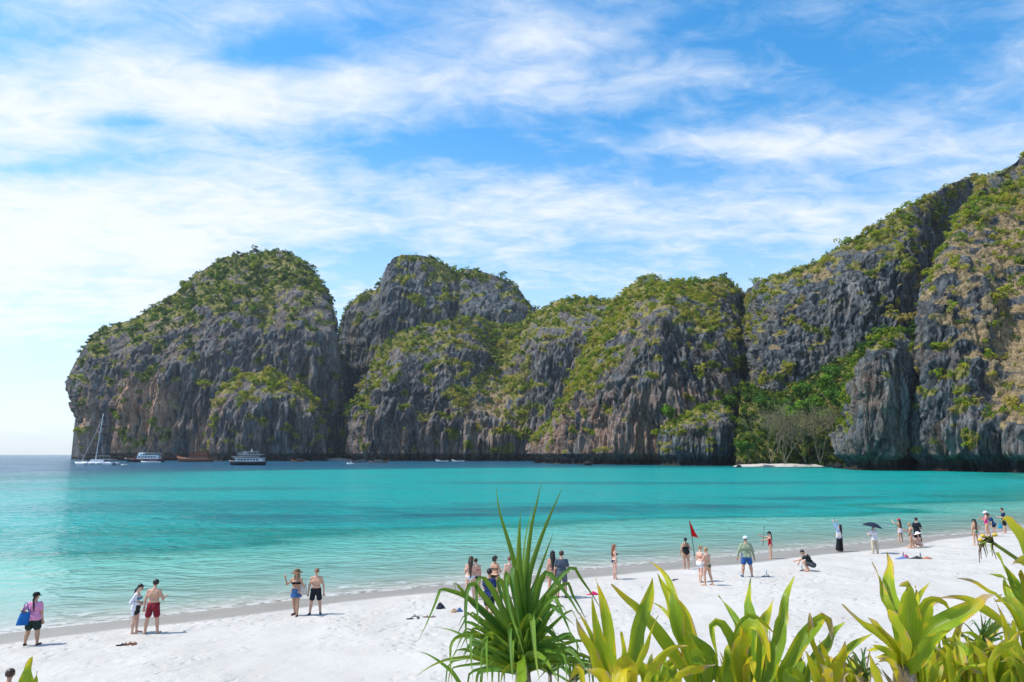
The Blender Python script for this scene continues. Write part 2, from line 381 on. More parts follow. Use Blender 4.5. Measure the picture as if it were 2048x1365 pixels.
rock = t.mix(t.math('MULTIPLY', stain, 0.42), rock, t.mix(t.map(k4, 0.38, 0.62), (0.16, 0.115, 0.07), (0.40, 0.33, 0.25)))
dk = t.map(t.noise(t.mapping(wv, scale=(1, 1, 0.4)), 0.028, 3, 0.5), 0.50, 0.64)
rock = t.mix(t.math('MULTIPLY', dk, 0.5), rock, t.mix(t.map(k1, 0.4, 0.6), (0.035, 0.042, 0.05), (0.13, 0.145, 0.16)))
rock = t.mix(t.math('MULTIPLY', och, 0.9), rock, t.mix(t.map(k4, 0.38, 0.62), (0.40, 0.165, 0.075), (0.68, 0.47, 0.33)))
soil = t.mix(t.map(t.noise(pos, 0.3, 5, 0.6), 0.35, 0.65), (0.13, 0.16, 0.03), (0.34, 0.28, 0.10))
dryg = t.mix(t.map(t.noise(pos, 0.5, 5, 0.6), 0.35, 0.65), (0.23, 0.17, 0.09), (0.42, 0.32, 0.19))
soil = t.mix(t.map(tn, 0.35, 0.65), soil, dryg)
c = t.mix(t.map(t.math('ADD', vg, t.math('MULTIPLY', t.math('SUBTRACT', t.noise(pos, 0.4, 4), 0.5), 0.5)), 0.42, 0.62), rock, soil)
foot_z = t('ShaderNodeSeparateXYZ', {0: pos}, out=2)
c = t.mix(t.math('MULTIPLY', t.map(t.math('ADD', foot_z, t.math('MULTIPLY', k1, 3.0)), 3.2, 6.5, 1, 0), 0.85), c, (0.022, 0.022, 0.020))  # darkens the lowest rock towards the waterline, with a ragged edge
bm = t('ShaderNodeBump', {'Height': t.math('ADD', k1, t.math('MULTIPLY', t.noise(t.mapping(pos, scale=(1, 1, 0.35)), 0.9, 6, 0.65), 0.7)), 'Strength': 1.0, 'Distance': 3.4})
outmat(t, t('ShaderNodeBsdfPrincipled', {'Base Color': c, 'Roughness': 0.95, 'Specular IOR Level': 0.12, 'Normal': bm})); M_ROCK = m

def cells(x, y, z, seed=0, metric=False):
    """random value of the nearest cell (angular slabs)"""
    xi, yi, zi = np.floor(x).astype(int), np.floor(y).astype(int), np.floor(z).astype(int)
    best = np.full(x.shape, 1e9); val = np.zeros(x.shape)
    for a in (-1, 0, 1):
        for b in (-1, 0, 1):
            for c in (-1, 0, 1):
                h = _perm[_perm[_perm[(xi + a + seed * 31) & 255] + ((yi + b) & 255)] + ((zi + c) & 255)]
                g = _g[h]; d = (xi + a + .5 + .45 * g[..., 0] - x) ** 2 + (yi + b + .5 + .45 * g[..., 1] - y) ** 2 + (zi + c + .5 + .45 * g[..., 2] - z) ** 2
                m = d < best; best[m] = d[m]; val[m] = (h[m] * 37 % 256) / 255.0
    return val
SCRUB = []      # gathered places for shrubs: (points, normals, size, tone) per cliff
def cliff(name, label, cols, step=1.7, flute=1.0, lump=1.0, veg=0.0, ochre=0.0, tan=0.0, scrub=1.0, fsize=1.0, back=1.0, seed=1, notch=3.0, shrub=2.2, tanf=None, ochf=None, vegf=None):
    """cols: columns from one side of the cliff to the other, each from the waterline up to the crest: (px, py or None at the foot, distance[, greenery])"""
    W3 = []
    for col in cols:
        a = []
        for q in col:
            p = Vector((P(q[0], 900, q[2]).x, q[2], -4.0)) if q[1] is None else P(q[0], q[1], q[2])
            a.append((p.x, p.y, p.z, q[3] if len(q) > 3 else 0.0, q[0]))
        W3.append(np.array(a))
    hpx = max((900 - min(q[1] for q in c[1:])) for c in cols); wpx = max(c[-1][0] for c in cols) - min(c[0][0] for c in cols)
    n = int(max(40, hpx * 1.05 / step)); mm = int(max(40, wpx * 1.15 / step))
    W3 = np.array([catmull(a, n) for a in W3])                      # k, n, 5
    # even spacing across
    cen = W3[:, n // 2, :]
    par = np.concatenate([[0], np.cumsum(np.abs(np.diff(cen[:, 4])) + 0.25 * np.abs(np.diff(cen[:, 1])))])
    Gd = np.zeros((mm, n, 4)); u = np.linspace(0, par[-1], mm)
    ext = np.concatenate([[2 * W3[0] - W3[1]], W3, [2 * W3[-1] - W3[-2]]])
    idx = np.clip(np.searchsorted(par, u, side='right') - 1, 0, len(par) - 2)
    q = ((u - par[idx]) / (par[idx + 1] - par[idx]))[:, None, None]
    p0, p1, p2, p3 = ext[idx], ext[idx + 1], ext[idx + 2], ext[idx + 3]
    Gd = (0.5 * (2 * p1 + (p2 - p0) * q + (2 * p0 - 5 * p1 + 4 * p2 - p3) * q ** 2 + (3 * p1 - p0 - 3 * p2 + p3) * q ** 3))[..., :4]
    # the far side, out of sight: over the top and down
    cr = Gd[:, -1, :]; dirh = cr[:, :2] - 0; dirh = dirh / np.linalg.norm(dirh, axis=1)[:, None]
    rows = []
    for dy, fz, ad in ((5, 1.0, 0.0), (14, 0.985, 0), (28, .95, 0), (48, 0.86, 0), (70, 0.66, 0), (84, 0.35, 0), (92, 0.0, -4)):
        r = cr.copy(); r[:, :2] += dirh * dy * back; r[:, 2] = cr[:, 2] * fz + ad; rows.append(r)
    Gd = np.concatenate([Gd, np.stack(rows, 1)], 1); nn = Gd.shape[1]
    pt = Gd[..., :3]
    def normals(pt):
        du = np.gradient(pt, axis=0); dv = np.gradient(pt, axis=1); nr = np.cross(du, dv)
        return nr / np.maximum(np.linalg.norm(nr, axis=2), 1e-9)[..., None]
    nr = normals(pt)
    flip = -1.0 if np.mean(nr[:, : n // 2, 1]) > 0 else 1.0
    nr = nr * flip
    X, Y, Z = pt[..., 0], pt[..., 1], pt[..., 2]
    f = 1.0 / fsize; vis = np.ones((mm, nn)); vis[:, n:] = 0.4
    wx = X + 6 * fsize * fbm(X * .02 * f, Y * .02 * f, Z * .005 * f, 2, seed + 40); wy = Y + 6 * fsize * fbm(X * .02 * f, Y * .02 * f, Z * .005 * f, 2, seed + 50)
    cz = Z + 3 * fsize * pn(X * .06 * f, Y * .06 * f, Z * .06 * f, seed + 60)
    slab = cells(wx * .11 * f, wy * .11 * f, cz * .022 * f, seed) - .5; slab2 = cells(wx * .26 * f, wy * .26 * f, cz * .034 * f, seed + 1) - .5; slab3 = cells(wx * .5 * f, wy * .5 * f, cz * .075 * f, seed + 2) - .5
    big = fbm(X * 0.018 * f, Y * 0.018 * f, Z * 0.012 * f, 3, seed)
    steep = 1 - sst(0.35, 0.75, nr[..., 2])
    r1 = 1 - np.abs(pn(wx * 0.06 * f, wy * 0.06 * f, Z * 0.009 * f, seed + 3)) * 2.2
    r2 = np.abs(pn(wx * 0.15 * f, wy * 0.15 * f, Z * 0.016 * f, seed + 4)) * 2.6
    r4 = np.abs(pn(wx * 0.31 * f, wy * 0.31 * f, Z * 0.035 * f, seed + 14)) * 2.4
    r3 = fbm(wx * 0.5 * f, wy * 0.5 * f, Z * 0.16 * f, 2, seed + 5)
    ledge = pn(X * 0.02 * f, Y * 0.02 * f, (Z + 4 * big) * 0.11 * f, seed + 6)
    brk = pn(X * 0.05 * f, Y * 0.05 * f, Z * 0.05 * f, seed + 7)
    flu = 0.45 * r1 + 0.5 * r2 * (0.8 + 0.6 * brk) + 0.32 * r4 + 0.25 * r3
    rib = 1 - np.abs(pn(wx * 0.024 * f, wy * 0.024 * f, Z * 0.004 * f, seed + 70)) * 2.4
    crest = np.concatenate([np.linspace(0, 1, n) ** 3, np.ones(nn - n)])[None, :]
    disp = fsize * (lump * (7.0 * big + 8.0 * (rib - .45)) * (1 - 0.75 * crest) + flute * (4.4 * (flu - 0.55) + 4.6 * slab + 3.4 * slab2 + 1.6 * slab3) * (0.35 + 0.65 * steep) * (1 - 0.45 * crest) + 1.5 * ledge * (1 - 0.5 * crest) + 0.9 * brk)
    pt = pt + nr * disp[..., None] * vis[..., None] * np.array([1, 1, 0.75])
    if notch:       # the sea has cut a notch along the foot
        k = (sst(-1.0, 1.0, pt[..., 2]) * (1 - sst(2.5 + .8 * fsize, 5.5 + 1.5 * fsize, pt[..., 2])))
        nh = nr.copy(); nh[..., 2] = 0
        pt = pt - nh * (k * notch)[..., None]
    nr2 = normals(pt) * flip
    # soft slope for greenery
    nz = nr2[..., 2]; ker = np.ones(7) / 7
    nzs = np.apply_along_axis(lambda a: np.convolve(a, ker, 'same'), 0, nz); nzs = np.apply_along_axis(lambda a: np.convolve(a, ker, 'same'), 1, nzs)
    vn = fbm(X * 0.022 * f, Y * 0.022 * f, Z * 0.022 * f, 3, seed + 9); vn2 = fbm(X * .1 * f, Y * .1 * f, Z * .1 * f, 3, seed + 10)
    vg = Gd[..., 3] + veg + 0.80 * (nzs - 0.30) + 0.80 * vn + 0.95 * vn2 + 1.0 * sst(0.05, 0.45, pn(X * .085 * f, Y * .085 * f, Z * .13 * f, seed + 31)) + 0.03
    vg = np.clip(vg, 0, 1) * (sst(3, 9, pt[..., 2]) if notch else 1.0)
    pxs = (pt[..., 0] / np.maximum(pt[..., 1], 1) * FPX + PW / 2)
    ta = np.clip(tan + .06 + 1.1 * fbm(X * .02 * f, Y * .02 * f, Z * .02 * f, 3, seed + 12), 0, 1)
    if tanf is not None: ta = np.clip(ta + tanf(pt), 0, 1)
    oc = np.clip(ochre + 0.8 * vn * -1, 0, 1) * (1 - sst(20, 75, pt[..., 2])) if ochf is None else np.clip(ochf(pt) , 0, 1)
    fc = grid_faces(mm, nn)
    if flip > 0: pass
    else: fc = fc[:, ::-1]
    o = mesh(name, pt.reshape(-1, 3), fc, M_ROCK, attrs={'veg': vg, 'tan': ta, 'ochre': oc, 'flute': flu, 'slab': .5 + .5 * slab + .35 * slab2 + .15 * slab3})
    tag(o, label, None, kind='structure')
    # where bushes stand: sampled over the visible grid by area
    rg = np.random.RandomState(seed + 100)
    A = np.linalg.norm(np.cross(np.gradient(pt, axis=0), np.gradient(pt, axis=1)), axis=2)
    A[:, n + 4:] = 0
    w = A * sst(0.50, 0.72, vg) * (1 - 0.72 * sst(0.35, 0.75, ta))
    cnt = int(min(16000, scrub * w.sum() / (shrub ** 2 * 0.8)))
    w = w.ravel(); pick = rg.choice(len(w), size=cnt, p=w / w.sum())
    jit = (rg.rand(cnt, 3) - 0.5) * step * 0.6
    size = shrub * (0.32 + 0.62 * rg.rand(cnt) ** 2 + 0.9 * (rg.rand(cnt) > .93) * rg.rand(cnt))
    # crest bushes stay low so that the outline of the rock is kept
    pp = pt.reshape(-1, 3)[pick] + jit; nn_ = nr2.reshape(-1, 3)[pick]
    SCRUB.append((name, pp + nn_ * 0.15 * size[:, None], nn_, size, rg.rand(cnt) * 0.62 + 0.40 * np.clip(0.5 + 1.6 * vn2.ravel()[pick], 0, 1)))
    return o
v = 0.5
cliff('cliff_headland', 'great rounded limestone headland at the left with dark green crown', [
    [(176, None, 790), (162, 860, 790), (151, 800, 792), (150, 765, 795), (156, 735, 800), (164, 710, 812)],
    [(188, None, 715), (178, 870, 715), (168, 800, 720), (174, 740, 730, .2), (188, 700, 750, .3), (206, 660, 780, .4)],
    [(240, None, 690), (235, 860, 690), (230, 780, 697), (240, 710, 715, .3), (262, 665, 745, .4), (290, 628, 790, .4)],
    [(310, None, 685), (305, 850, 685), (300, 760, 692), (312, 690, 712, .3), (335, 640, 745, .4), (365, 577, 800, .4)],
    [(380, None, 680), (378, 850, 680, -.2), (375, 760, 686, -.1), (388, 680, 705, .1), (408, 600, 745, .4), (434, 524, 810, .5)],
    [(450, None, 675), (450, 850, 675, -.3), (448, 760, 683, -.2), (458, 670, 705, 0), (478, 580, 750, .4), (500, 509, 820, .5)],
    [(530, None, 675), (530, 850, 675, -.3), (530, 760, 683, -.3), (537, 670, 700, -.2), (550, 590, 745, .4), (560, 504, 820, .5)],
    [(600, None, 678), (600, 850, 678, -.3), (600, 760, 684, -.3), (603, 680, 695, -.2), (608, 610, 730, .3), (612, 531, 800, .5)],
    [(650, None, 690), (650, 850, 690, -.2), (648, 760, 695, -.3), (646, 690, 705, -.1), (648, 630, 730, .2), (649, 574, 790, .4)],
    [(680, None, 715), (677, 850, 715), (673, 760, 720, -.1), (670, 690, 730), (666, 645, 745, .2), (662, 607, 790, .3)],
    [(688, None, 790), (682, 850, 790), (676, 760, 795), (672, 700, 800), (669, 665, 805), (666, 638, 815)]],
    fsize=1.35, seed=1, shrub=4.2, lump=0.8, flute=0.75, notch=6, ochre=.15, tan=.06, veg=-.10,
    ochf=lambda p: 1.3 * np.exp(-(((p[..., 0] + 372) / 32) ** 2)) * (1 - sst(60, 95, p[..., 2])) + 0.9 * np.exp(-(((p[..., 0] + 462) / 30) ** 2)) * (1 - sst(40, 80, p[..., 2])) + 0.8 * np.exp(-(((p[..., 0] + 300) / 14) ** 2)) * (1 - sst(20, 55, p[..., 2])) + .12)
cliff('cliff_buttress', 'lower grey buttress with yellow-green scrub on top, in front of the headland', [
    [(400, None, 672), (403, 885, 672), (409, 850, 673), (416, 815, 678, .4)],
    [(428, None, 650), (431, 870, 650), (437, 812, 655, .1), (450, 774, 672, .8)],
    [(480, None, 640), (480, 860, 640), (482, 800, 646), (490, 752, 670, .6)],
    [(530, None, 637), (530, 860, 637), (532, 800, 643), (537, 744, 670, .7)],
    [(580, None, 640), (580, 860, 640), (580, 805, 646), (582, 762, 670, .8)],
    [(628, None, 650), (626, 870, 650), (622, 820, 655, .2), (614, 788, 674, .8)],
    [(660, None, 678), (656, 880, 678), (650, 850, 680), (643, 825, 686, .6)]],
    fsize=1.1, seed=2, shrub=3.8, notch=5, lump=.8, flute=.8, back=.5, ochf=lambda p: .45 * np.exp(-(((p[..., 0] + 285) / 14) ** 2)) + .1 + 0 * p[..., 0])
cliff('cliff_far_peaks', 'tall double-topped grey peaks behind the middle of the bay', [
    [(690, None, 900), (685, 800, 900), (680, 720, 905), (675, 668, 915, .1)],
    [(702, None, 850), (699, 800, 852), (696, 690, 862), (691, 623, 890, .3)],
    [(730, None, 830), (730, 780, 832), (729, 670, 842), (726, 585, 885, .4)],
    [(756, None, 825), (756, 760, 827), (756, 660, 836), (757, 578, 882, .3)],
    [(772, None, 820), (772, 740, 824), (769, 640, 834, -.1), (771, 540, 870, .1)],
    [(795, None, 820), (795, 730, 824), (795, 620, 835, -.2), (793, 514, 876, .3)],
    [(845, None, 818), (845, 720, 824, .2), (845, 620, 836, -.1), (842, 511, 880, .4)],
    [(888, None, 818), (888, 720, 826, .3), (887, 630, 842, .2), (884, 527, 885, .4)],
    [(915, None, 822), (915, 720, 832, .3), (915, 640, 848, .3), (915, 546, 890, .4)],
    [(940, None, 820), (940, 720, 826, .3), (940, 630, 838, .1), (938, 538, 885, .4)],
    [(990, None, 815), (990, 720, 822), (990, 630, 834, -.2), (988, 551, 880, .4)],
    [(1035, None, 815), (1035, 740, 822), (1034, 660, 832, -.2), (1030, 572, 875, .3)],
    [(1062, None, 820), (1062, 760, 826), (1061, 690, 836), (1058, 606, 870, .2)],
    [(1090, None, 840), (1090, 780, 845), (1088, 720, 852), (1085, 640, 880, .1)]],
    fsize=1.5, seed=3, shrub=4.4, lump=.55, flute=.85, veg=-.17)
cliff('cliff_middle', 'broad fluted grey cliff with a scrubby gully in the middle of the bay', [
    [(696, None, 705), (699, 875, 706), (706, 835, 709, .2), (713, 803, 716, .3)],
    [(715, None, 658), (717, 860, 660), (723, 800, 668, .2), (738, 745, 695, .5)],
    [(750, None, 640), (750, 850, 642), (755, 770, 655, .1), (768, 699, 695, .6)],
    [(790, None, 634), (790, 850, 637, -.1), (793, 750, 655, 0), (800, 671, 700, .6)],
    [(840, None, 632), (840, 850, 634, -.1), (842, 760, 655, 0), (845, 655, 705, .6)],
    [(890, None, 630), (890, 850, 632, .1), (893, 745, 662, -.1), (900, 645, 708, .6)],
    [(940, None, 630), (940, 850, 634, .2), (945, 765, 665, .4), (946, 690, 690, .1), (950, 634, 745, .5)],
    [(985, None, 630), (985, 860, 636, .1), (985, 800, 662, .5), (992, 730, 710, .6), (1002, 652, 770, .6)],
    [(1030, None, 632), (1030, 860, 636, 0), (1030, 790, 664, .5), (1042, 710, 705, .6), (1052, 642, 775, .7)],
    [(1070, None, 630), (1070, 850, 632, 0), (1072, 760, 642, .1), (1078, 690, 658, .2), (1092, 616, 740, .5)],
    [(1120, None, 620), (1120, 850, 622, -.1), (1122, 750, 630, -.2), (1125, 670, 645, -.2), (1130, 598, 720, .7)],
    [(1170, None, 610), (1170, 850, 612, -.1), (1172, 740, 620, -.2), (1175, 660, 635, -.2), (1180, 598, 712, .7)],
    [(1215, None, 602), (1215, 850, 604), (1216, 740, 612, -.2), (1217, 660, 626, -.1), (1220, 605, 700, .5)],
    [(1262, None, 600), (1262, 850, 602), (1263, 740, 610), (1264, 660, 624), (1266, 612, 690, .3)]],
    fsize=1.15, seed=4, shrub=3.6, lump=.75, flute=.95, notch=5, veg=-.07,
    tanf=lambda p: 1.0 * np.exp(-(((p[..., 0] + 22) / 24) ** 2 + ((p[..., 2] - 52) / 20) ** 2)), ochf=lambda p: .25 * (1 - sst(10, 60, p[..., 2])) + .08)
cliff('cliff_central', 'pointed central cliff whose left ridge is covered in sunlit scrub', [
    [(1060, None, 515), (1062, 905, 515), (1066, 892, 517, .2), (1070, 878, 520, .4)],
    [(1085, None, 468), (1087, 893, 469, .1), (1093, 865, 474, .4), (1105, 842, 488, .7)],
    [(1115, None, 446), (1117, 880, 447, .1), (1124, 832, 456, .5), (1140, 779, 484, .8)],
    [(1150, None, 430), (1150, 870, 431, 0), (1156, 790, 442, .5), (1168, 709, 486, .9)],
    [(1185, None, 420), (1185, 860, 421, -.1), (1191, 760, 436, .4), (1205, 649, 492, .9)],
    [(1220, None, 412), (1220, 850, 413, -.1), (1229, 720, 432, .3), (1245, 592, 497, .9)],
    [(1260, None, 405), (1260, 850, 406, -.1), (1267, 700, 424, .1), (1292, 557, 495, .6)],
    [(1310, None, 400), (1310, 840, 402, -.1), (1315, 690, 416, -.2), (1325, 612, 436, .3), (1336, 564, 490, .7)],
    [(1360, None, 398), (1360, 830, 400, -.1), (1365, 690, 413, -.2), (1375, 615, 436, .3), (1380, 561, 490, .8)],
    [(1410, None, 400), (1410, 830, 402, 0), (1412, 700, 416, -.2), (1418, 625, 440, .3), (1420, 557, 490, .8)],
    [(1448, None, 405), (1448, 830, 408, .2), (1449, 710, 425, 0), (1450, 640, 448, .1), (1450, 557, 495, .5)],
    [(1474, None, 425), (1474, 830, 428, .5), (1474, 730, 442, .3), (1474, 660, 460, .2), (1474, 576, 502, .5)],
    [(1494, None, 470), (1492, 830, 474, .5), (1489, 750, 482, .4), (1486, 680, 494, .4), (1483, 606, 520, .5)]],
    fsize=0.82, seed=5, shrub=2.8, lump=.8, flute=1.0, notch=4, veg=-.06, ochf=lambda p: .42 * (1 - sst(15, 70, p[..., 2])) + .06)
cliff('shore_rock', 'pale grey scrub-topped rock outcrop left of the small beach', [
    [(1318, None, 398), (1319, 890, 398), (1321, 868, 399), (1326, 852, 402, .2)],
    [(1335, None, 384), (1335, 885, 384), (1337, 862, 386, .2), (1345, 845, 394, .6)],
    [(1365, None, 376), (1365, 880, 376, -.1), (1368, 850, 380, .5), (1378, 826, 392, .7)],
    [(1400, None, 372), (1400, 880, 372, -.2), (1402, 840, 376, .2), (1408, 812, 390, .5)],
    [(1435, None, 371), (1435, 880, 371, -.3), (1436, 838, 374, -.2), (1436, 808, 388, .4)],
    [(1462, None, 374), (1461, 885, 374, -.3), (1459, 850, 376, -.2), (1454, 820, 386, .1)],
    [(1476, None, 386), (1475, 895, 386), (1472, 870, 387), (1466, 846, 392)]],
    step=1.3, fsize=0.42, seed=6, shrub=1.8, lump=1.1, notch=3, back=.35)
cliff('mountain_side', 'long rising mountainside with fluted grey rock on the right', [
    [(1462, None, 500), (1468, 800, 504), (1474, 680, 510, .2), (1480, 590, 520, .4)],
    [(1508, None, 408), (1508, 800, 412, .4), (1512, 690, 426, .2), (1520, 612, 440, .2), (1527, 562, 458, .4)],
    [(1560, None, 385), (1560, 800, 390, .1), (1565, 690, 402, 0), (1571, 600, 420, -.1), (1582, 544, 440, .35)],
    [(1620, None, 375), (1620, 800, 382, .1), (1625, 690, 393, -.2), (1632, 590, 408, -.2), (1642, 519, 430, .35)],
    [(1680, None, 368), (1680, 790, 377, .2), (1685, 680, 388, -.2), (1692, 560, 403, -.2), (1702, 481, 425, .35)],
    [(1740, None, 362), (1740, 780, 372, .2), (1745, 650, 385, -.2), (1752, 520, 402, -.1), (1767, 441, 424, .35)],
    [(1800, None, 358), (1800, 760, 367, .2), (1805, 610, 382, 0), (1812, 490, 402, -.1), (1827, 412, 426, .4)],
    [(1850, None, 385), (1850, 740, 393, .2), (1857, 570, 408, -.1), (1867, 465, 424, -.1), (1885, 377, 440, .45)],
    [(1905, None, 440), (1905, 700, 446, .1), (1910, 540, 456, -.3), (1920, 440, 466, -.2), (1935, 356, 480, .5)],
    [(1950, None, 430), (1950, 700, 436, .2), (1955, 540, 446, .1), (1965, 430, 456, .2), (1985, 349, 470, .6)],
    [(2060, None, 400), (2060, 700, 405), (2065, 540, 415), (2075, 420, 430, .5), (2085, 340, 450, .7)]],
    fsize=0.80, seed=7, shrub=2.7, lump=.8, flute=1.1, veg=-.08, tan=.18)
cliff('wooded_slope', 'green wooded slope rising behind the small beach', [
    [(1468, None, 362), (1470, 915, 365, .9), (1474, 870, 372, .9), (1480, 820, 390, .9), (1486, 770, 410, .8)],
    [(1510, None, 355), (1510, 915, 358, .9), (1513, 870, 368, .8), (1517, 820, 382, .8), (1520, 780, 398, .6)],
    [(1560, None, 352), (1560, 913, 356, .9), (1563, 870, 366, .8), (1566, 820, 379, .7), (1570, 790, 390, .5)],
    [(1610, None, 352), (1610, 912, 355, .9), (1613, 860, 364, .9), (1617, 800, 376, .9), (1620, 755, 388, .9)],
    [(1660, None, 350), (1660, 912, 353, .9), (1663, 850, 361, .9), (1667, 780, 371, .9), (1672, 728, 382, .9)],
    [(1705, None, 345), (1705, 910, 348, .9), (1707, 840, 355, .9), (1712, 760, 365, .9), (1718, 705, 376, .9)],
    [(1770, None, 318), (1770, 910, 322, .9), (1772, 840, 338, .9), (1775, 740, 356, .9), (1780, 690, 376, .9)],
    [(1850, None, 318), (1850, 900, 322, .9), (1852, 800, 338, .9), (1855, 700, 356, .9), (1860, 620, 380, .9)]],
    fsize=0.5, seed=8, shrub=2.6, flute=.2, lump=1.0, notch=0, back=.3, veg=.1, scrub=1.7, tan=-.2)
cliff('rock_tower', 'free-standing rock tower with bright green top beside the near cliff', [
    [(1672, None, 300), (1676, 900, 300), (1687, 840, 300, .3), (1697, 780, 301, .8), (1706, 735, 304, .9)],
    [(1688, None, 276), (1691, 890, 274), (1701, 825, 274, .5), (1709, 760, 276, .8), (1721, 708, 284, 1)],
    [(1716, None, 267), (1717, 885, 263, -.3), (1721, 805, 262, -.3), (1729, 725, 264, .1), (1743, 686, 274, 1)],
    [(1748, None, 264), (1748, 880, 259, -.4), (1752, 795, 258, -.4), (1758, 712, 260, -.3), (1767, 669, 270, 1)],
    [(1785, None, 264), (1785, 880, 259, -.4), (1788, 795, 258, -.4), (1792, 710, 260, -.3), (1796, 664, 270, 1.1)],
    [(1816, None, 267), (1816, 880, 263, -.4), (1818, 795, 262, -.4), (1820, 718, 264, -.3), (1822, 674, 273, 1.1)],
    [(1834, None, 277), (1836, 880, 275, -.2), (1838, 810, 275, -.2), (1838, 745, 276), (1837, 694, 284, .9)],
    [(1842, None, 300), (1843, 880, 300), (1844, 810, 300), (1844, 760, 301), (1843, 718, 304, .5)]],
    step=1.4, fsize=0.55, seed=9, shrub=2.1, scrub=1.8, lump=.25, flute=.9, notch=4, back=.3, veg=-.12)
cliff('near_cliff', 'near sunlit cliff with dry tan grass at the right edge', [
    [(1832, None, 300), (1835, 850, 300), (1836, 700, 300), (1840, 610, 302), (1848, 560, 306, .2)],
    [(1842, None, 264), (1843, 850, 263), (1845, 700, 265), (1854, 600, 271, .1), (1868, 528, 292, .5)],
    [(1866, None, 252), (1866, 850, 251), (1868, 700, 256), (1880, 580, 265, 0), (1900, 470, 300, .4)],
    [(1900, None, 246), (1900, 840, 246, -.1), (1902, 690, 254, .1), (1915, 560, 268, .2), (1932, 415, 312, .4)],
    [(1945, None, 240), (1945, 840, 241, .1), (1950, 700, 252, .3), (1962, 550, 270, .4), (1966, 372, 325, .42)],
    [(1990, None, 234), (1990, 850, 236, .2), (1995, 720, 250, .5), (2008, 550, 275, .6), (2005, 341, 335, .42)],
    [(2035, None, 228), (2035, 850, 231, .2), (2040, 720, 246, .5), (2052, 530, 278, .6), (2045, 313, 343, .42)],
    [(2090, None, 222), (2090, 850, 226, .2), (2095, 720, 242, .5), (2105, 510, 278, .6), (2100, 285, 350, .42)],
    [(2180, None, 212), (2180, 850, 216, .2), (2185, 700, 235, .5), (2195, 480, 275, .6), (2190, 250, 352, .42)],
    [(2420, None, 190), (2420, 850, 195, .2), (2425, 700, 220, .5), (2435, 470, 262, .6), (2430, 230, 350, .42)],
    [(2800, None, 150), (2800, 850, 156, .2), (2805, 700, 180, .5), (2815, 470, 222, .6), (2810, 230, 320, .42)]],
    step=2.0, fsize=0.55, seed=10, shrub=2.9, lump=1.1, flute=1.0, notch=4, veg=-.02,
    tanf=lambda p: 0.95 * sst(156, 172, p[..., 0]) * (1 - .6 * sst(75, 130, p[..., 2])) - .1)

# shrubs: a few clump shapes of leaf-sized faces, set out by geometry nodes
def leafmat(name, stops, transl=0.35):
    m, t = newmat(name)
    rnd = t('ShaderNodeObjectInfo', out=5)
    tone = t('ShaderNodeAttribute', attribute_name='tone', attribute_type='INSTANCER', out=2)
    co = t('ShaderNodeTexCoord', out=3)
    f = t.math('ADD', t.math('MULTIPLY', tone, 0.85), t.math('MULTIPLY', t.math('SUBTRACT', t.noise(co, 1.5, 3), 0.5), 0.5), clamp=True)
    c = t.ramp(f, stops)
    s = t('ShaderNodeMixShader', {0: transl, 1: t('ShaderNodeBsdfPrincipled', {'Base Color': c, 'Roughness': 0.6, 'Specular IOR Level': 0.15}), 2: t('ShaderNodeBsdfTranslucent', {'Color': c})})
    outmat(t, s); return m
M_SCRUB = leafmat('scrub_leaves', [(0.0, (0.025, 0.065, 0.016)), (0.25, (0.075, 0.155, 0.016)), (0.45, (0.20, 0.29, 0.020)), (0.66, (0.40, 0.41, 0.03)), (0.84, (0.44, 0.35, 0.09)), (1.0, (0.50, 0.39, 0.23))], 0.5)
protos = bpy.data.collections.new('shrub_shapes')
def clump(name, seed, nl, mat, flat=0.75, ls=0.20):
    rg = np.random.RandomState(seed); V = []; F = []
    cent = rg.normal(size=(6, 3)) * [0.42, 0.42, 0.22] + [0, 0, 0.38]; rad = 0.28 + 0.26 * rg.rand(6)
    for i in range(nl):
        k = rg.randint(6); d = rg.normal(size=3); d /= np.linalg.norm(d); d[2] = abs(d[2]) if rg.rand() < .8 else d[2]
        p = cent[k] + d * rad[k] * (0.8 + 0.25 * rg.rand()) * [1, 1, flat]
        nrm = d + rg.normal(size=3) * 0.5; nrm /= np.linalg.norm(nrm); a = np.cross(nrm, rg.normal(size=3)); a /= np.linalg.norm(a); b = np.cross(nrm, a)
        s = ls * (0.6 + 0.8 * rg.rand()); j = len(V)
        V += [p - a * s, p - b * s * .6, p + a * s + nrm * s * .2, p + b * s * .6]; F.append((j, j + 1, j + 2, j + 3))
    me = bpy.data.meshes.new(name); me.from_pydata([tuple(q) for q in V], [], F); me.materials.append(mat); me.update()
    o = bpy.data.objects.new(name, me); protos.objects.link(o); return o
for k in range(5): clump('shrub_shape', 20 + k, 150, M_SCRUB, 0.85, 0.15)
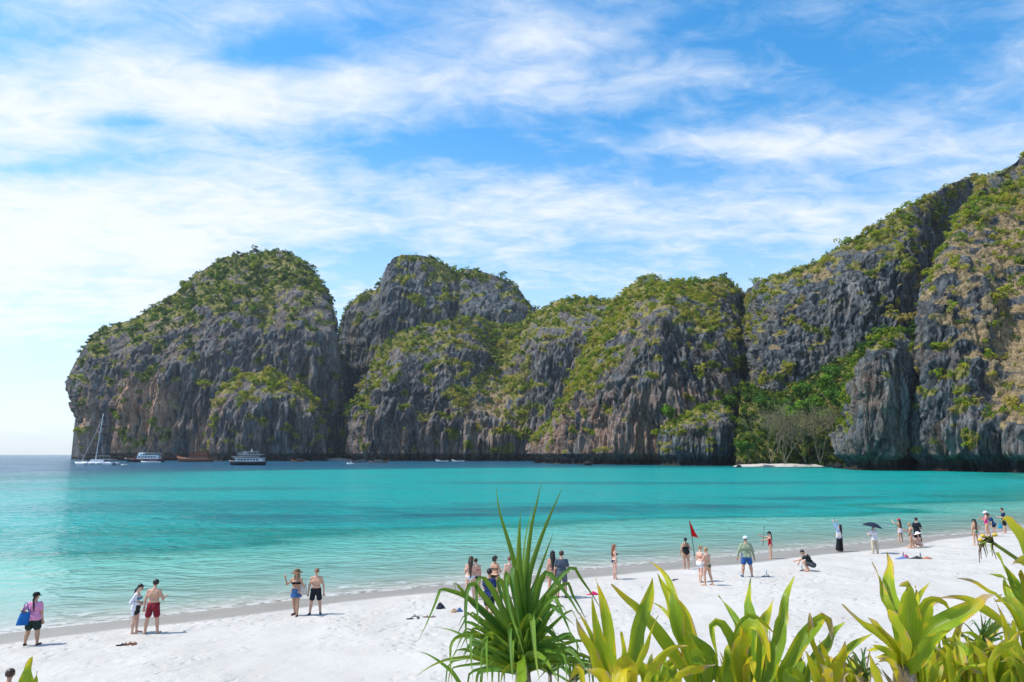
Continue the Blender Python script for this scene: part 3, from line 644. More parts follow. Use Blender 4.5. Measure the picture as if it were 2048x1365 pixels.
def scatter_tree(coll):
    ng = bpy.data.node_groups.new('scatter', 'GeometryNodeTree')
    ng.interface.new_socket('Geometry', in_out='INPUT', socket_type='NodeSocketGeometry'); ng.interface.new_socket('Geometry', in_out='OUTPUT', socket_type='NodeSocketGeometry')
    N = ng.nodes; L = ng.links
    gi = N.new('NodeGroupInput'); go = N.new('NodeGroupOutput')
    ip = N.new('GeometryNodeInstanceOnPoints'); ci = N.new('GeometryNodeCollectionInfo')
    ci.inputs['Collection'].default_value = coll; ci.inputs['Separate Children'].default_value = True; ci.inputs['Reset Children'].default_value = True
    ip.inputs['Pick Instance'].default_value = True
    def at(nm, ty):
        a = N.new('GeometryNodeInputNamedAttribute'); a.data_type = ty; a.inputs['Name'].default_value = nm; return a.outputs[0]
    L.new(gi.outputs[0], ip.inputs['Points']); L.new(ci.outputs[0], ip.inputs['Instance'])
    L.new(at('pick', 'INT'), ip.inputs['Instance Index']); L.new(at('size', 'FLOAT_VECTOR'), ip.inputs['Scale'])
    rt = N.new('FunctionNodeEulerToRotation'); L.new(at('rot', 'FLOAT_VECTOR'), rt.inputs[0]); L.new(rt.outputs[0], ip.inputs['Rotation'])
    L.new(ip.outputs[0], go.inputs[0])
    return ng
SC_TREE = scatter_tree(protos)
def scatter(name, label, pts, rots, sizes, tone, tree, npick, seed=0):
    n = len(pts); rg = np.random.RandomState(seed)
    me = bpy.data.meshes.new(name); me.vertices.add(n); me.vertices.foreach_set('co', np.asarray(pts, np.float32).ravel())
    a = me.attributes.new('pick', 'INT', 'POINT'); a.data.foreach_set('value', rg.randint(0, npick, n).astype(np.int32))
    a = me.attributes.new('tone', 'FLOAT', 'POINT'); a.data.foreach_set('value', np.asarray(tone, np.float32))
    for nm, vv in (('size', sizes), ('rot', rots)):
        a = me.attributes.new(nm, 'FLOAT_VECTOR', 'POINT'); a.data.foreach_set('vector', np.asarray(vv, np.float32).ravel())
    o = bpy.data.objects.new(name, me); C.objects.link(o)
    md = o.modifiers.new('scatter', 'NODES'); md.node_group = tree
    tag(o, label, 'scrub', kind='stuff'); return o
SLAB = {'cliff_headland': 'dark green scrub over the great left headland', 'cliff_buttress': 'yellow-green scrub on the low buttress before the headland',
        'cliff_far_peaks': 'dark scrub on the far double-topped peaks', 'cliff_middle': 'olive scrub in the gully of the middle cliff', 'cliff_central': 'sunlit yellow-green scrub on the central pointed cliff',
        'shore_rock': 'low bushes on the rock outcrop left of the small beach', 'mountain_side': 'olive scrub along the rising right mountainside', 'wooded_slope': 'dense green growth on the slope behind the small beach',
        'rock_tower': 'bright green bushes on top of the rock tower', 'near_cliff': 'olive bushes and dry grass on the near right cliff'}
for i, (nm, pp, nrm, size, tone) in enumerate(SCRUB):
    rg = np.random.RandomState(i + 50); n = len(pp)
    rot = np.stack([rg.normal(size=n) * .3 - 0.5 * np.clip(nrm[:, 1], -1, 1) * 0, rg.normal(size=n) * .3, rg.rand(n) * 6.28], 1)
    sz = np.stack([size * (.8 + .4 * rg.rand(n)), size * (.8 + .4 * rg.rand(n)), size * (.75 + .5 * rg.rand(n))], 1)
    scatter('scrub', SLAB[nm], pp, rot, sz, np.clip(tone + {'cliff_headland': -.22, 'cliff_far_peaks': -.15, 'wooded_slope': -.25, 'rock_tower': -.08, 'near_cliff': .12, 'mountain_side': .12, 'cliff_central': .12, 'cliff_buttress': .18, 'cliff_middle': .06}.get(nm, 0), 0, 1), SC_TREE, 5, i)
# ---------------------------------------------------------------- sea haze
m, t = newmat('haze')
t('ShaderNodeOutputMaterial', {'Volume': t('ShaderNodeVolumePrincipled', {'Color': (0.80, 0.90, 1.0), 'Density': 0.00005, 'Anisotropy': 0.2})})
hz = MB().box((0, 0, 120), (19000, 19000, 290)).build('haze', m)
tag(hz, 'thin pale sea haze over the bay', 'haze', kind='stuff')
# ---------------------------------------------------------------- people: one continuous skin per body, clothes fitted over it
def surface_nets(F, org, h):
    nx, ny, nz = F.shape; ins = F < 0
    c = [ins[a:nx - 1 + a, b:ny - 1 + b, d:nz - 1 + d] for a in (0, 1) for b in (0, 1) for d in (0, 1)]
    s = sum(q.astype(np.int8) for q in c); act = (s > 0) & (s < 8)
    ids = -np.ones(act.shape, int); I = np.argwhere(act); ids[act] = np.arange(len(I))
    if not len(I): return np.zeros((0, 3)), np.zeros((0, 4), int)
    acc = np.zeros((len(I), 3)); cnt = np.zeros(len(I))
    cor = [(a, b, d) for a in (0, 1) for b in (0, 1) for d in (0, 1)]
    val = {q: F[I[:, 0] + q[0], I[:, 1] + q[1], I[:, 2] + q[2]] for q in cor}
    for p in cor:
        for ax in range(3):
            if p[ax] == 0:
                q = list(p); q[ax] = 1; q = tuple(q); a, b = val[p], val[q]; mk = (a < 0) != (b < 0)
                tt = np.where(mk, a / np.where(mk, a - b, 1), 0)
                pt = np.repeat(np.array(p, float)[None], len(I), 0); pt[:, ax] += tt
                acc[mk] += pt[mk]; cnt[mk] += 1
    V = (I + acc / cnt[:, None]) * h + org
    Fs = []
    for ax in range(3):
        b, d = [(1, 2), (2, 0), (0, 1)][ax]
        sl0 = [slice(None)] * 3; sl1 = [slice(None)] * 3; sl0[ax] = slice(0, -1); sl1[ax] = slice(1, None)
        A, B = ins[tuple(sl0)], ins[tuple(sl1)]; ed = np.argwhere(A != B); fl = A[tuple(ed.T)]
        ok = (ed[:, b] > 0) & (ed[:, d] > 0) & (ed[:, b] < F.shape[b] - 1) & (ed[:, d] < F.shape[d] - 1); ed = ed[ok]; fl = fl[ok]
        def g(ob, od):
            e = ed.copy(); e[:, b] += ob; e[:, d] += od; return ids[tuple(e.T)]
        q = np.stack([g(-1, -1), g(0, -1), g(0, 0), g(-1, 0)], 1); q[~fl] = q[~fl][:, ::-1]; Fs.append(q)
    Fq = np.concatenate(Fs); return V, Fq[(Fq >= 0).all(1)]
def field(prims, h, k, infl=0.0, pad=0.03):
    """prims: (a, b, ra, rb) tapered capsules, blended"""
    lo = np.min([np.minimum(p[0], p[1]) - max(p[2], p[3]) for p in prims], 0) - infl - pad; hi = np.max([np.maximum(p[0], p[1]) + max(p[2], p[3]) for p in prims], 0) + infl + pad
    n = np.ceil((hi - lo) / h).astype(int) + 1; F = np.full(n, 0.2)
    ax = [lo[i] + h * np.arange(n[i]) for i in range(3)]
    for a, b, ra, rb in prims:
        a = np.asarray(a, float); b = np.asarray(b, float); r = max(ra, rb) + infl + k + 2 * h
        i0 = np.clip(((np.minimum(a, b) - r - lo) / h).astype(int), 0, n); i1 = np.clip(((np.maximum(a, b) + r - lo) / h).astype(int) + 2, 0, n)
        sl = tuple(slice(i0[j], i1[j]) for j in range(3))
        x = ax[0][sl[0]][:, None, None]; y = ax[1][sl[1]][None, :, None]; z = ax[2][sl[2]][None, None, :]
        d = b - a; L = max(d @ d, 1e-9); q = np.clip(((x - a[0]) * d[0] + (y - a[1]) * d[1] + (z - a[2]) * d[2]) / L, 0, 1)
        D = np.sqrt((x - a[0] - q * d[0]) ** 2 + (y - a[1] - q * d[1]) ** 2 + (z - a[2] - q * d[2]) ** 2) - (ra + (rb - ra) * q) - infl
        o = F[sl]; hh = np.maximum(k - np.abs(o - D), 0) / k; F[sl] = np.minimum(o, D) - hh * hh * k * 0.25
    return F, lo, ax
_mc = {}
def cloth(col, rough=0.85, var=0.1):
    key = tuple(round(c, 3) for c in col) + (rough,)
    if key not in _mc: _mc[key] = simple('cloth', col, rough, 0.15, var, 12.0, bump=0.25)
    return _mc[key]
SKIN = {k: simple('skin', c, 0.5, 0.35, 0.07, 6.0) for k, c in {'fair': (0.60, 0.37, 0.28), 'tan': (0.46, 0.26, 0.17), 'warm': (0.54, 0.31, 0.21), 'dark': (0.34, 0.18, 0.115)}.items()}
HAIR = {k: simple('hair', c, 0.45, 0.4, 0.3, 40.0) for k, c in {'black': (0.012, 0.010, 0.010), 'brown': (0.045, 0.024, 0.014), 'auburn': (0.22, 0.075, 0.03), 'blond': (0.30, 0.19, 0.09), 'light': (0.16, 0.09, 0.05)}.items()}
M_DARK = simple('dark_plastic', (0.012, 0.012, 0.014), 0.25, 0.5)
def nv(v): v = np.asarray(v, float); return v / np.linalg.norm(v)
BLACK, WHITE, NAVY = (0.014, 0.015, 0.018), (0.72, 0.72, 0.73), (0.014, 0.028, 0.10)
def person(label, px, py, top, yaw, female=True, skin='warm', hair=('brown', 'long'), hat=None, tops=(), arms=None, legs=None, lean=(0, 0.02, 1), head=(0, 0.05, 1), look=0.0,
           shoes=None, glasses=False, build=1.0, sit=None, at_=None, hgt=None, skirt=None, group='people on the beach'):
    base = at_ if at_ is not None else onsand(px, py)
    if hgt is None:
        hgt = P(px, top, base.y).z - base.z
    H = min(max(hgt, 1.4), 1.9); h = 0.0125 if base.y < 30 else 0.0145
    up = nv(lean); rt = nv(np.cross(up, (0, 1, 0)) * 1.0); rt = rt if rt[0] > 0 else -rt; fw = np.cross(up, rt)
    L = legs or ((-.10, 0, -1), (-.03, 0, -1), (.10, 0, -1), (.03, 0, -1))
    A = arms or ((-.20, 0, -1), (-.04, .14, -1), (.20, 0, -1), (.04, .14, -1))
    f = 1.0 if female else 0.0
    legs_pts = []; org = np.zeros(3)
    for sgn, (th, shn) in ((-1, L[0:2]), (1, L[2:4])):
        hip = org + rt * sgn * 0.052; knee = hip + nv(th) * 0.245; ank = knee + nv(shn) * 0.235; legs_pts.append((hip, knee, ank))
    low = min(min(l[2][2] for l in legs_pts) - 0.038, -0.075 if sit else 9)
    shift = np.array([0, 0, -low]); o = org + shift
    if sit: o = o + np.array([0, sit, 0])
    T = lambda l, ff, u: o + rt * l + fw * ff + up * u
    b = build; prims = {}
    prims['pelvis'] = [(T(-.046, 0, .015), T(.046, 0, .015), (.066 + .008 * f) * b, (.066 + .008 * f) * b), (T(-.043, -.028, -.02), T(-.043, -.026, -.02), .056 * b, .056 * b), (T(.043, -.028, -.02), T(.043, -.026, -.02), .056 * b, .056 * b)]
    prims['waist'] = [(T(-.036, .004, .09), T(.036, .004, .09), (.060 - .006 * f) * b, (.060 - .006 * f) * b)]
    prims['chest'] = [(T(-.052, .002, .195), T(.052, .002, .195), (.066 - .006 * f) * b, (.066 - .006 * f) * b), (T(-.050, -.006, .235), T(.050, -.006, .235), .052, .052)]
    if female: prims['chest'] += [(T(-.042, .05, .20), T(-.042, .05, .20), .040 * b, .04 * b), (T(.042, .05, .20), T(.042, .05, .20), .04 * b, .04 * b)]
    sw = 0.096 - 0.010 * f
    prims['shoulders'] = [(T(-sw, -.006, .272), T(sw, -.006, .272), .036 - .003 * f, .036 - .003 * f), (T(0, -.008, .285), T(0, -.008, .30), .04, .034)]
    hd = nv(np.asarray(head)); hd = nv(rt * hd[0] + fw * hd[1] + up * hd[2]); n0 = T(0, -.008, .295)
    # head frame, turned by look about the neck
    ca, sa = math.cos(R(look)), math.sin(R(look)); hf = fw * ca + rt * sa; hf = nv(hf - hd * (hf @ hd)); hr = np.cross(hf, hd)
    hc = n0 + hd * 0.115
    Hh = lambda l, ff, u: hc + hr * l + hf * ff + hd * u
    prims['neck'] = [(n0 - hd * .02, n0 + hd * 0.06, .030, .027)]
    prims['head'] = [(Hh(0, -.008, .022), Hh(0, .006, .012), .050, .047), (Hh(0, .012, -.012), Hh(0, .022, -.036), .040, .026), (Hh(0, .055, .004), Hh(0, .062, -.010), .006, .009),
                     (Hh(-.047, -.004, -.004), Hh(-.047, -.006, .006), .010, .012), (Hh(.047, -.004, -.004), Hh(.047, -.006, .006), .010, .012), (Hh(-.012, .048, -.031), Hh(.012, .048, -.031), .006, .006)]
    arm_pts = []; prims['arms'] = []; prims['hands'] = []
    for sgn, (ua, fa) in ((-1, A[0:2]), (1, A[2:4])):
        sh_ = T(sgn * (sw + .004), -.006, .270); el = sh_ + nv(ua) * .170; wr = el + nv(fa) * .145; arm_pts.append((sh_, el, wr))
        m_ = 1.0 - .13 * f
        prims['arms'] += [(sh_, el, .030 * m_ * b, .0235 * m_ * b), (el, wr, .0235 * m_ * b, .0155 * m_)]
        d = nv(fa); sd_ = nv(np.cross(d, (0, 1, 0.3))); nn_ = np.cross(d, sd_)
        prims['hands'] += [(wr + d * .008, wr + d * .040, .0155, .0185)]
        for q, (off, ln) in enumerate(((-.0165, .036), (-.0055, .044), (.0055, .041), (.0165, .031))):
            k0 = wr + d * .046 + sd_ * off; k1 = k0 + nv(d + nn_ * .25 * sgn) * ln * .55; k2 = k1 + nv(d + nn_ * .7 * sgn) * ln * .5
            prims['hands'] += [(k0, k1, .0062, .0058), (k1, k2, .0058, .0050)]
        k0 = wr + d * .018 + nn_ * .012 * sgn; k1 = k0 + nv(d * .6 + nn_ * sgn * .8) * .026; prims['hands'] += [(k0, k1, .0072, .0060), (k1, k1 + nv(d + nn_ * sgn * .3) * .016, .0060, .0052)]
    prims['thigh'] = []; prims['shin'] = []; prims['foot'] = []
    for hip, knee, ank in legs_pts:
        off = o - org; hip, knee, ank = hip + off, knee + off, ank + off
        prims['thigh'] += [(hip, knee, (.054 + .004 * f) * b, .034 * b)]
        cv = knee + (ank - knee) * .3; back = nv(np.cross(ank - knee, rt)); back = -back if back[1] > 0 else back
        prims['shin'] += [(knee, cv + back * .008, .033 * b, .034 * b), (cv + back * .008, ank, .034 * b, .0205)]
        s_x = ank[0] * 1.2
        toe = ank + np.array([0.12 * np.sign(s_x) * .2, .088, -.020]); prims['foot'] += [(ank, ank + np.array([0, -.012, -.016]), .021, .021), (ank + np.array([0, 0, -.014]), toe, .021, .015), (toe, toe + np.array([0, .018, -.003]), .015, .012)]
    for k_ in prims: prims[k_] = [(np.asarray(a) * H, np.asarray(c) * H, ra * H, rb * H) for a, c, ra, rb in prims[k_]]
    allp = sum(prims.values(), [])
    F, lo, ax = field(allp, h, 0.026)
    V, Fq = surface_nets(F, lo, h)
    body = mesh('person', V, Fq, SKIN[skin]); body.location = base - Vector((0, 0, 0.012)); body.rotation_euler = (0, 0, R(yaw))
    tag(body, label, 'person', group)
    body['height_m'] = round(H, 2)
    def W_(u): return lambda x, y, z: ((x - o[0] * H) * up[0] + (y - o[1] * H) * up[1] + (z - o[2] * H) * up[2]) / H
    wq = W_(0); lq = lambda x, y, z: ((x - o[0] * H) * rt[0] + (y - o[1] * H) * rt[1] + (z - o[2] * H) * rt[2]) / H
    fq = lambda x, y, z: ((x - o[0] * H) * fw[0] + (y - o[1] * H) * fw[1] + (z - o[2] * H) * fw[2]) / H
    def garment(name, mat, groups):
        """groups: (prims, inflate, clip fn or None); joined into one piece of cloth"""
        pr = sum([g[0] for g in groups], []); mx = max(g[1] for g in groups)
        F, lo, ax = field(pr, h, 0.02, mx, 0.04); x, y, z = ax[0][:, None, None], ax[1][None, :, None], ax[2][None, None, :]
        tot = None
        for g in groups:
            Fg, lg, ag = field(g[0], h, 0.02, g[1], 0.04)
            # place on the shared lattice
            full = np.full(F.shape, 0.2); i = np.round((lg - lo) / h).astype(int)
            sl = tuple(slice(max(0, i[j]), min(F.shape[j], i[j] + Fg.shape[j])) for j in range(3)); sg = tuple(slice(max(0, -i[j]), max(0, -i[j]) + sl[j].stop - sl[j].start) for j in range(3))
            full[sl] = Fg[sg]
            if g[2] is not None: full = np.maximum(full, g[2](x, y, z) * H)
            tot = full if tot is None else np.minimum(tot, full)
        V, Fq = surface_nets(tot, lo, h)
        if len(V): return mesh(name, V, Fq, mat, body)
    cut = lambda p, q: (p[0], p[0] + (p[1] - p[0]) * q, p[2], p[2] + (p[3] - p[2]) * q)
    torso = prims['waist'] + prims['chest'] + prims['shoulders'] + prims['pelvis']
    for kind, col in tops:
        m_ = cloth(col)
        if kind in ('tee', 'long', 'loose'):
            q = 1.0 if kind == 'long' else 0.62; inf = .014 if kind != 'loose' else .024
            up_arms = [cut(prims['arms'][0], q), cut(prims['arms'][2], q)]; up_arms = [(a, c, ra * 1.12, rb * 1.25) for a, c, ra, rb in up_arms]
            gs = [(torso, inf, lambda x, y, z: np.maximum(wq(x, y, z) - .305, (-.035) - wq(x, y, z))), (up_arms, .012, None)]
            if kind == 'long': gs.append(([cut(prims['arms'][1], .95), cut(prims['arms'][3], .95)], .012, None))
            garment('shirt', m_, gs)
        elif kind == 'openshirt':
            gs = [(torso, .022, lambda x, y, z: np.maximum(np.maximum(wq(x, y, z) - .30, (-.10) - wq(x, y, z)), fq(x, y, z) - .022)), ([(a, c, ra * 1.2, rb * 1.3) for a, c, ra, rb in prims['arms']], .014, None), (prims['thigh'], .03, lambda x, y, z: np.maximum(-.15 - wq(x, y, z), fq(x, y, z) - .0))]
            garment('shirt', m_, gs)
        elif kind == 'shorts' or kind == 'trousers':
            q = 0.66 if kind == 'shorts' else 1.0
            gs = [(prims['pelvis'] + prims['waist'], .012, lambda x, y, z: wq(x, y, z) - .062), ([(lambda r: (r[0], r[1], r[2] * 1.02, r[3] * 1.22 + .006))(cut(p, q)) for p in prims['thigh']], .012, None if q < 1 else None)]
            if kind == 'trousers': gs.append(([(a, c, ra * 1.2, rb * 1.35) for a, c, ra, rb in prims['shin']], .016, None))
            garment('shorts' if kind == 'shorts' else 'trousers', m_, gs)
        elif kind == 'short_shorts':
            garment('shorts', m_, [(prims['pelvis'] + prims['waist'], .009, lambda x, y, z: wq(x, y, z) - .062), ([cut(p, .40) for p in prims['thigh']], .010, None)])
        elif kind == 'bottom':
            garment('bikini_bottom', m_, [(prims['pelvis'] + prims['waist'] + prims['thigh'], .006, lambda x, y, z: np.maximum(wq(x, y, z) - .040, (-.075 + 0.85 * np.abs(lq(x, y, z))) - wq(x, y, z)))])
        elif kind == 'bra':
            garment('bikini_top', m_, [(prims['chest'], .006, lambda x, y, z: np.maximum(wq(x, y, z) - np.where(fq(x, y, z) > 0.02, .225, .195), .172 - wq(x, y, z)))])
        elif kind == 'swim':
            garment('swimsuit', m_, [(torso + prims['thigh'], .006, lambda x, y, z: np.maximum(np.maximum(wq(x, y, z) - np.where(np.abs(np.abs(lq(x, y, z)) - .058) < .014, .315, np.where(fq(x, y, z) > 0, .235, .20)), (-.075 + .85 * np.abs(lq(x, y, z))) - wq(x, y, z)), np.abs(lq(x, y, z)) - .115))])
    if skirt:
        col, hem, flare = skirt; n_ = 28; rows = []; wst = .075
        nr_ = 10; VV = []
        for i in range(nr_ + 1):
            q = i / nr_; u = wst + (hem - wst) * q
            for j in range(n_):
                an = 2 * math.pi * j / n_; fold = 1 + .05 * q * math.sin(an * 7 + label.__len__()); rx = (.098 + flare * q) * fold * b; ry = (.080 + flare * q) * fold * b
                if i > 1: rx = max(rx, .112 * b); ry = max(ry, .098 * b)
                VV.append(T(rx * math.cos(an), -.008 + ry * math.sin(an), u) * H)
        FF = [(i * n_ + j, i * n_ + (j + 1) % n_, (i + 1) * n_ + (j + 1) % n_, (i + 1) * n_ + j) for i in range(nr_) for j in range(n_)] + [tuple(range(n_))]
        mesh('skirt', VV, FF, cloth(col), body)
    for q_ in ((0, 3), (3, 6)) if shoes else (): garment('shoe', cloth(shoes, 0.6), [(prims['foot'][q_[0]:q_[1]], .007, lambda x, y, z: (z - .052 * H) / H + 0 * x + 0 * y)])
    # hair
    if hair:
        hk, style = hair; HP = [(Hh(0, -.012, .022) * H, Hh(0, .004, .018) * H, .053 * H, .050 * H)]
        hpos = hc * H
        def face(x, y, z):
            ff = ((x - hpos[0]) * hf[0] + (y - hpos[1]) * hf[1] + (z - hpos[2]) * hf[2]) / H; uu = ((x - hpos[0]) * hd[0] + (y - hpos[1]) * hd[1] + (z - hpos[2]) * hd[2]) / H
            lowlim = -.035 if style == 'short' else -.055
            return np.maximum(np.minimum(ff - .012, .036 - uu), lowlim - uu)
        gs = [(HP, .006, face)]
        if style in ('long', 'verylong', 'pony', 'side'):
            ln = {'long': .20, 'verylong': .30, 'pony': .17, 'side': .18}[style]
            r_ = .016 if style == 'pony' else .028
            c0 = Hh(0, -.045, -.01); c1 = Hh(0, -.058, -.055); c2 = T(0, -.072, .305 - ln * .5); c3 = T(0.01, -.072, .31 - ln)
            ch = [(c0 * H, c1 * H, r_ * H, r_ * 1.05 * H), (c1 * H, c2 * H, r_ * 1.05 * H, r_ * H), (c2 * H, c3 * H, r_ * H, r_ * .5 * H)]
            if style in ('long', 'verylong', 'side'):
                for sx in (-1, 1): ch += [(Hh(sx * .036, -.02, 0) * H, (Hh(sx * .040, -.035, -.075)) * H, .022 * H, .020 * H), ((Hh(sx * .040, -.035, -.075)) * H, c2 * H, .02 * H, .02 * H)]
            if style == 'side':
                for sx in (-1, 1): ch += [(Hh(sx * .042, .0, -.02) * H, T(sx * .05, .045, .22) * H, .018 * H, .014 * H)]
            gs.append((ch, 0.0, None))
        if style == 'bun': gs.append(([(Hh(0, -.05, .045) * H, Hh(0, -.055, .05) * H, .026 * H, .026 * H)], 0, None))
        if style == 'curly': gs.append(([(Hh(a_, -.04, c_) * H, Hh(a_, -.042, c_) * H, .03 * H, .03 * H) for a_, c_ in ((-.03, .02), (.03, .02), (0, .04), (-.025, -.03), (.025, -.03))], 0, None))
        garment('hair', HAIR[hk], gs)
    def ring(name, mat, prof, parent=body, sq=1.12, n_=24, tilt=0.0):
        VV = []; 
        for r, u in prof:
            for j in range(n_):
                an = 2 * math.pi * j / n_; VV.append((Hh(r * math.cos(an), r * sq * math.sin(an) - .004, u + tilt * math.sin(an) * r)) * H)
        k_ = len(prof); FF = [(i * n_ + j, i * n_ + (j + 1) % n_, (i + 1) * n_ + (j + 1) % n_, (i + 1) * n_ + j) for i in range(k_ - 1) for j in range(n_)] + [tuple((k_ - 1) * n_ + j for j in range(n_))]
        return mesh(name, VV, FF, mat, parent)
    if hat:
        kind, col = hat; m_ = cloth(col)
        if kind == 'cap':
            c_ = ring('cap', m_, [(.061, .014), (.062, .032), (.057, .055), (.040, .074), (.012, .082)])
            VV = []; 
            for j in range(9):
                an = math.pi * (0.18 + .64 * j / 8); VV += [Hh(.056 * math.cos(an), .060 * math.sin(an), .020) * H, Hh(.062 * math.cos(an), .062 * math.sin(an) + .062 * math.sin((an - math.pi * .18) / .64), .010) * H, Hh(.062 * math.cos(an), .062 * math.sin(an) + .060 * math.sin((an - math.pi * .18) / .64), .005) * H]
            mesh('peak', VV, [(3 * j + a_, 3 * j + 3 + a_, 3 * j + 4 + a_, 3 * j + 1 + a_) for j in range(8) for a_ in (0, 1)], m_, c_)
        else:
            ring('hat', m_, [(.125, .004), (.118, .012), (.072, .024), (.062, .030), (.060, .055), (.050, .078), (.022, .084)], sq=1.1)
    if glasses:
        g_ = MB()
        for sx in (-1, 1):
            c_ = Hh(sx * .021, .052, .012) * H
            g_.box(c_, (.040 * H * .85, .012, .030 * H * .8), Matrix([list(hr), list(hf), list(hd)]).transposed().to_3x3())
        g_.box(Hh(0, .056, .016) * H, (.03 * H, .01, .006 * H), Matrix([list(hr), list(hf), list(hd)]).transposed().to_3x3())
        g_.build('sunglasses', M_DARK, body)
    elif abs(((yaw + 180) % 360) - 180) > 60:
        for sx in (-1, 1):
            MB().tube([Hh(sx * .019, .0485, .008) * H, Hh(sx * .019, .053, .008) * H], [.0065 * H, .004 * H], 8).build('eye', M_DARK, body)
    body['_arm'] = [float(v_) for v_ in np.concatenate([arm_pts[0][2] + (o - o), arm_pts[1][2]]) * H]
    return body
def wpos(b, side, d=(0, 0, 0)):
    """where a person's wrist is"""
    a = list(b['_arm']); v_ = Vector(a[0:3] if side < 0 else a[3:6]); return b.location + Matrix.Rotation(b.rotation_euler.z, 3, 'Z') @ (v_ + Vector(d))
HIP_L = ((-.75, -.25, -.75), (.75, .25, -.45))          # elbow out, hand on hip
HANG_L = ((-.20, 0, -1), (-.04, .14, -1)); HANG_R = ((.20, 0, -1), (.04, .14, -1))
HIP_R = ((.75, -.25, -.75), (-.75, .25, -.45))
FOLD_L = ((-.25, .15, -1), (.35, .9, .1)); FOLD_R = ((.25, .15, -1), (-.35, .9, .1))
WALK = ((-.08, .22, -1), (-.04, -.12, -1), (.08, -.12, -1), (.02, -.30, -1))
WIDE = ((-.16, 0, -1), (-.10, 0, -1), (.16, 0, -1), (.10, 0, -1))
SPLAY = ((-.14, .06, -1), (-.14, 0, -1), (.16, -.04, -1), (.10, -.06, -1))
p1 = person('woman in pink T-shirt and black shorts with a black cap, left end of the beach', 62, 1291, 1184, 12, skin='tan', hair=('black', 'pony'), hat=('cap', BLACK), look=25, tops=[('tee', (0.62, 0.25, 0.42)), ('shorts', (0.02, 0.035, 0.03))],
            arms=HIP_L + ((.25, 0, -1), (.12, .2, -1)), legs=SPLAY, shoes=(.03, .02, .02), build=1.18)
p2 = person('woman in open white shirt and black shorts looking down beside the man in red shorts', 268, 1267, 1167, -75, skin='fair', hair=('black', 'pony'), tops=[('openshirt', (.66, .66, .72)), ('short_shorts', (.03, .03, .035)), ('bra', (.05, .22, .33))], head=(0, .45, 1), glasses=True,
            arms=((-.35, -.5, -.8), (.3, .8, -.3), (.25, -.5, -.9), (-.2, .9, -.2)), legs=((-.05, .1, -1), (-.02, 0, -1), (.05, -.05, -1), (.02, -.05, -1)))
p3 = person('shirtless man in red swim shorts seen from behind', 302, 1268, 1158, 5, female=False, skin='warm', hair=('black', 'short'), tops=[('shorts', (.20, .018, .03))], head=(0, .3, 1), look=-20, arms=((-.35, .05, -1), (-.12, .1, -1)) + ((.45, -.1, -.9), (-.1, .9, .2)), legs=WIDE)
p4 = person('woman in brown hat, black bikini top and blue denim skirt walking towards us', 590, 1232, 1138, 172, skin='tan', hair=('blond', 'side'), hat=('brim', (.16, .10, .06)), tops=[('bra', BLACK)], skirt=((.035, .11, .27), -.10, .03), glasses=True,
            arms=((-.55, .1, -.9), (.1, .5, .9), (.75, .2, -.7), (.1, .35, .95)), legs=((-.04, .20, -1), (-.02, .0, -1), (.02, -.12, -1), (.0, -.35, -1)), shoes=(.10, .03, .03))
p5 = person('shirtless man in black shorts and sunglasses facing us', 630, 1229, 1136, 188, female=False, skin='warm', hair=('light', 'short'), tops=[('shorts', (.016, .018, .026))], glasses=True, look=-15, arms=((-.4, .1, -1), (-.1, .2, -1), (.3, -.05, -1), (.1, .15, -1)), legs=WIDE, shoes=(.03, .04, .05))
p6 = person('woman with long brown hair and white bikini bottom seen from behind', 940, 1200, 1112, 8, skin='fair', hair=('brown', 'verylong'), tops=[('bottom', (.60, .62, .68))], arms=FOLD_L + FOLD_R, head=(.12, .1, 1))
p7 = person('woman in red bikini top and black bottom, close behind the long-haired woman', 953, 1196, 1116, 35, skin='fair', hair=('brown', 'bun'), tops=[('bra', (.42, .02, .02)), ('bottom', BLACK)], head=(-.2, .2, 1), arms=((-.3, .2, -1), (.1, .8, -.2)) + HANG_R)
p8 = person('woman with curly dark hair and sunglasses beyond the boy in navy', 990, 1197, 1111, -35, skin='tan', hair=('black', 'curly'), tops=[('bra', BLACK), ('bottom', BLACK)], glasses=True, arms=HANG_L + FOLD_R)
p9 = person('boy in navy T-shirt and navy shorts walking behind the screw pine', 978, 1245, 1136, -25, female=False, skin='tan', hair=('black', 'short'), tops=[('tee', NAVY), ('shorts', (.012, .016, .04))], legs=WALK, look=-30, arms=((-.2, .3, -1), (.1, .6, -.6), (.25, -.1, -1), (.05, .25, -1)))
p10 = person('person partly hidden by the upright screw pine leaves', 1019, 1198, 1112, 20, female=False, skin='fair', hair=('light', 'short'), tops=[('shorts', (.05, .08, .10))])
p11 = person('woman with very long dark hair and patterned wrap, left of the man in grey', 1106, 1194, 1101, 5, skin='warm', hair=('black', 'verylong'), tops=[('bra', (.3, .15, .12))], skirt=((.30, .20, .16), -.10, .01))
p12 = person('man in dark grey T-shirt and grey shorts seen from behind', 1124, 1196, 1101, 0, female=False, skin='warm', hair=('brown', 'short'), tops=[('tee', (.065, .085, .115)), ('shorts', (.10, .10, .125))], shoes=(.05, .03, .02), arms=((-.3, 0, -1), (-.05, .3, -1), (.3, 0, -1), (.05, .75, -.4)))
p13 = person('slim red-haired woman in navy bikini standing alone, facing right', 1230, 1159, 1088, -80, skin='fair', hair=('auburn', 'long'), tops=[('bra', (.02, .02, .03)), ('bottom', (.012, .02, .07))], glasses=True, build=.88)
p14 = person('woman in black swimsuit walking away by the red flag', 1373, 1139, 1075, 0, skin='tan', hair=('black', 'pony'), tops=[('swim', BLACK)], build=1.18, legs=((-.03, .06, -1), (.06, 0, -1), (.06, -.08, -1), (-.06, -.1, -1)), arms=((-.35, 0, -1), (-.2, .1, -1), (.4, .1, -1), (.0, .8, .2)))
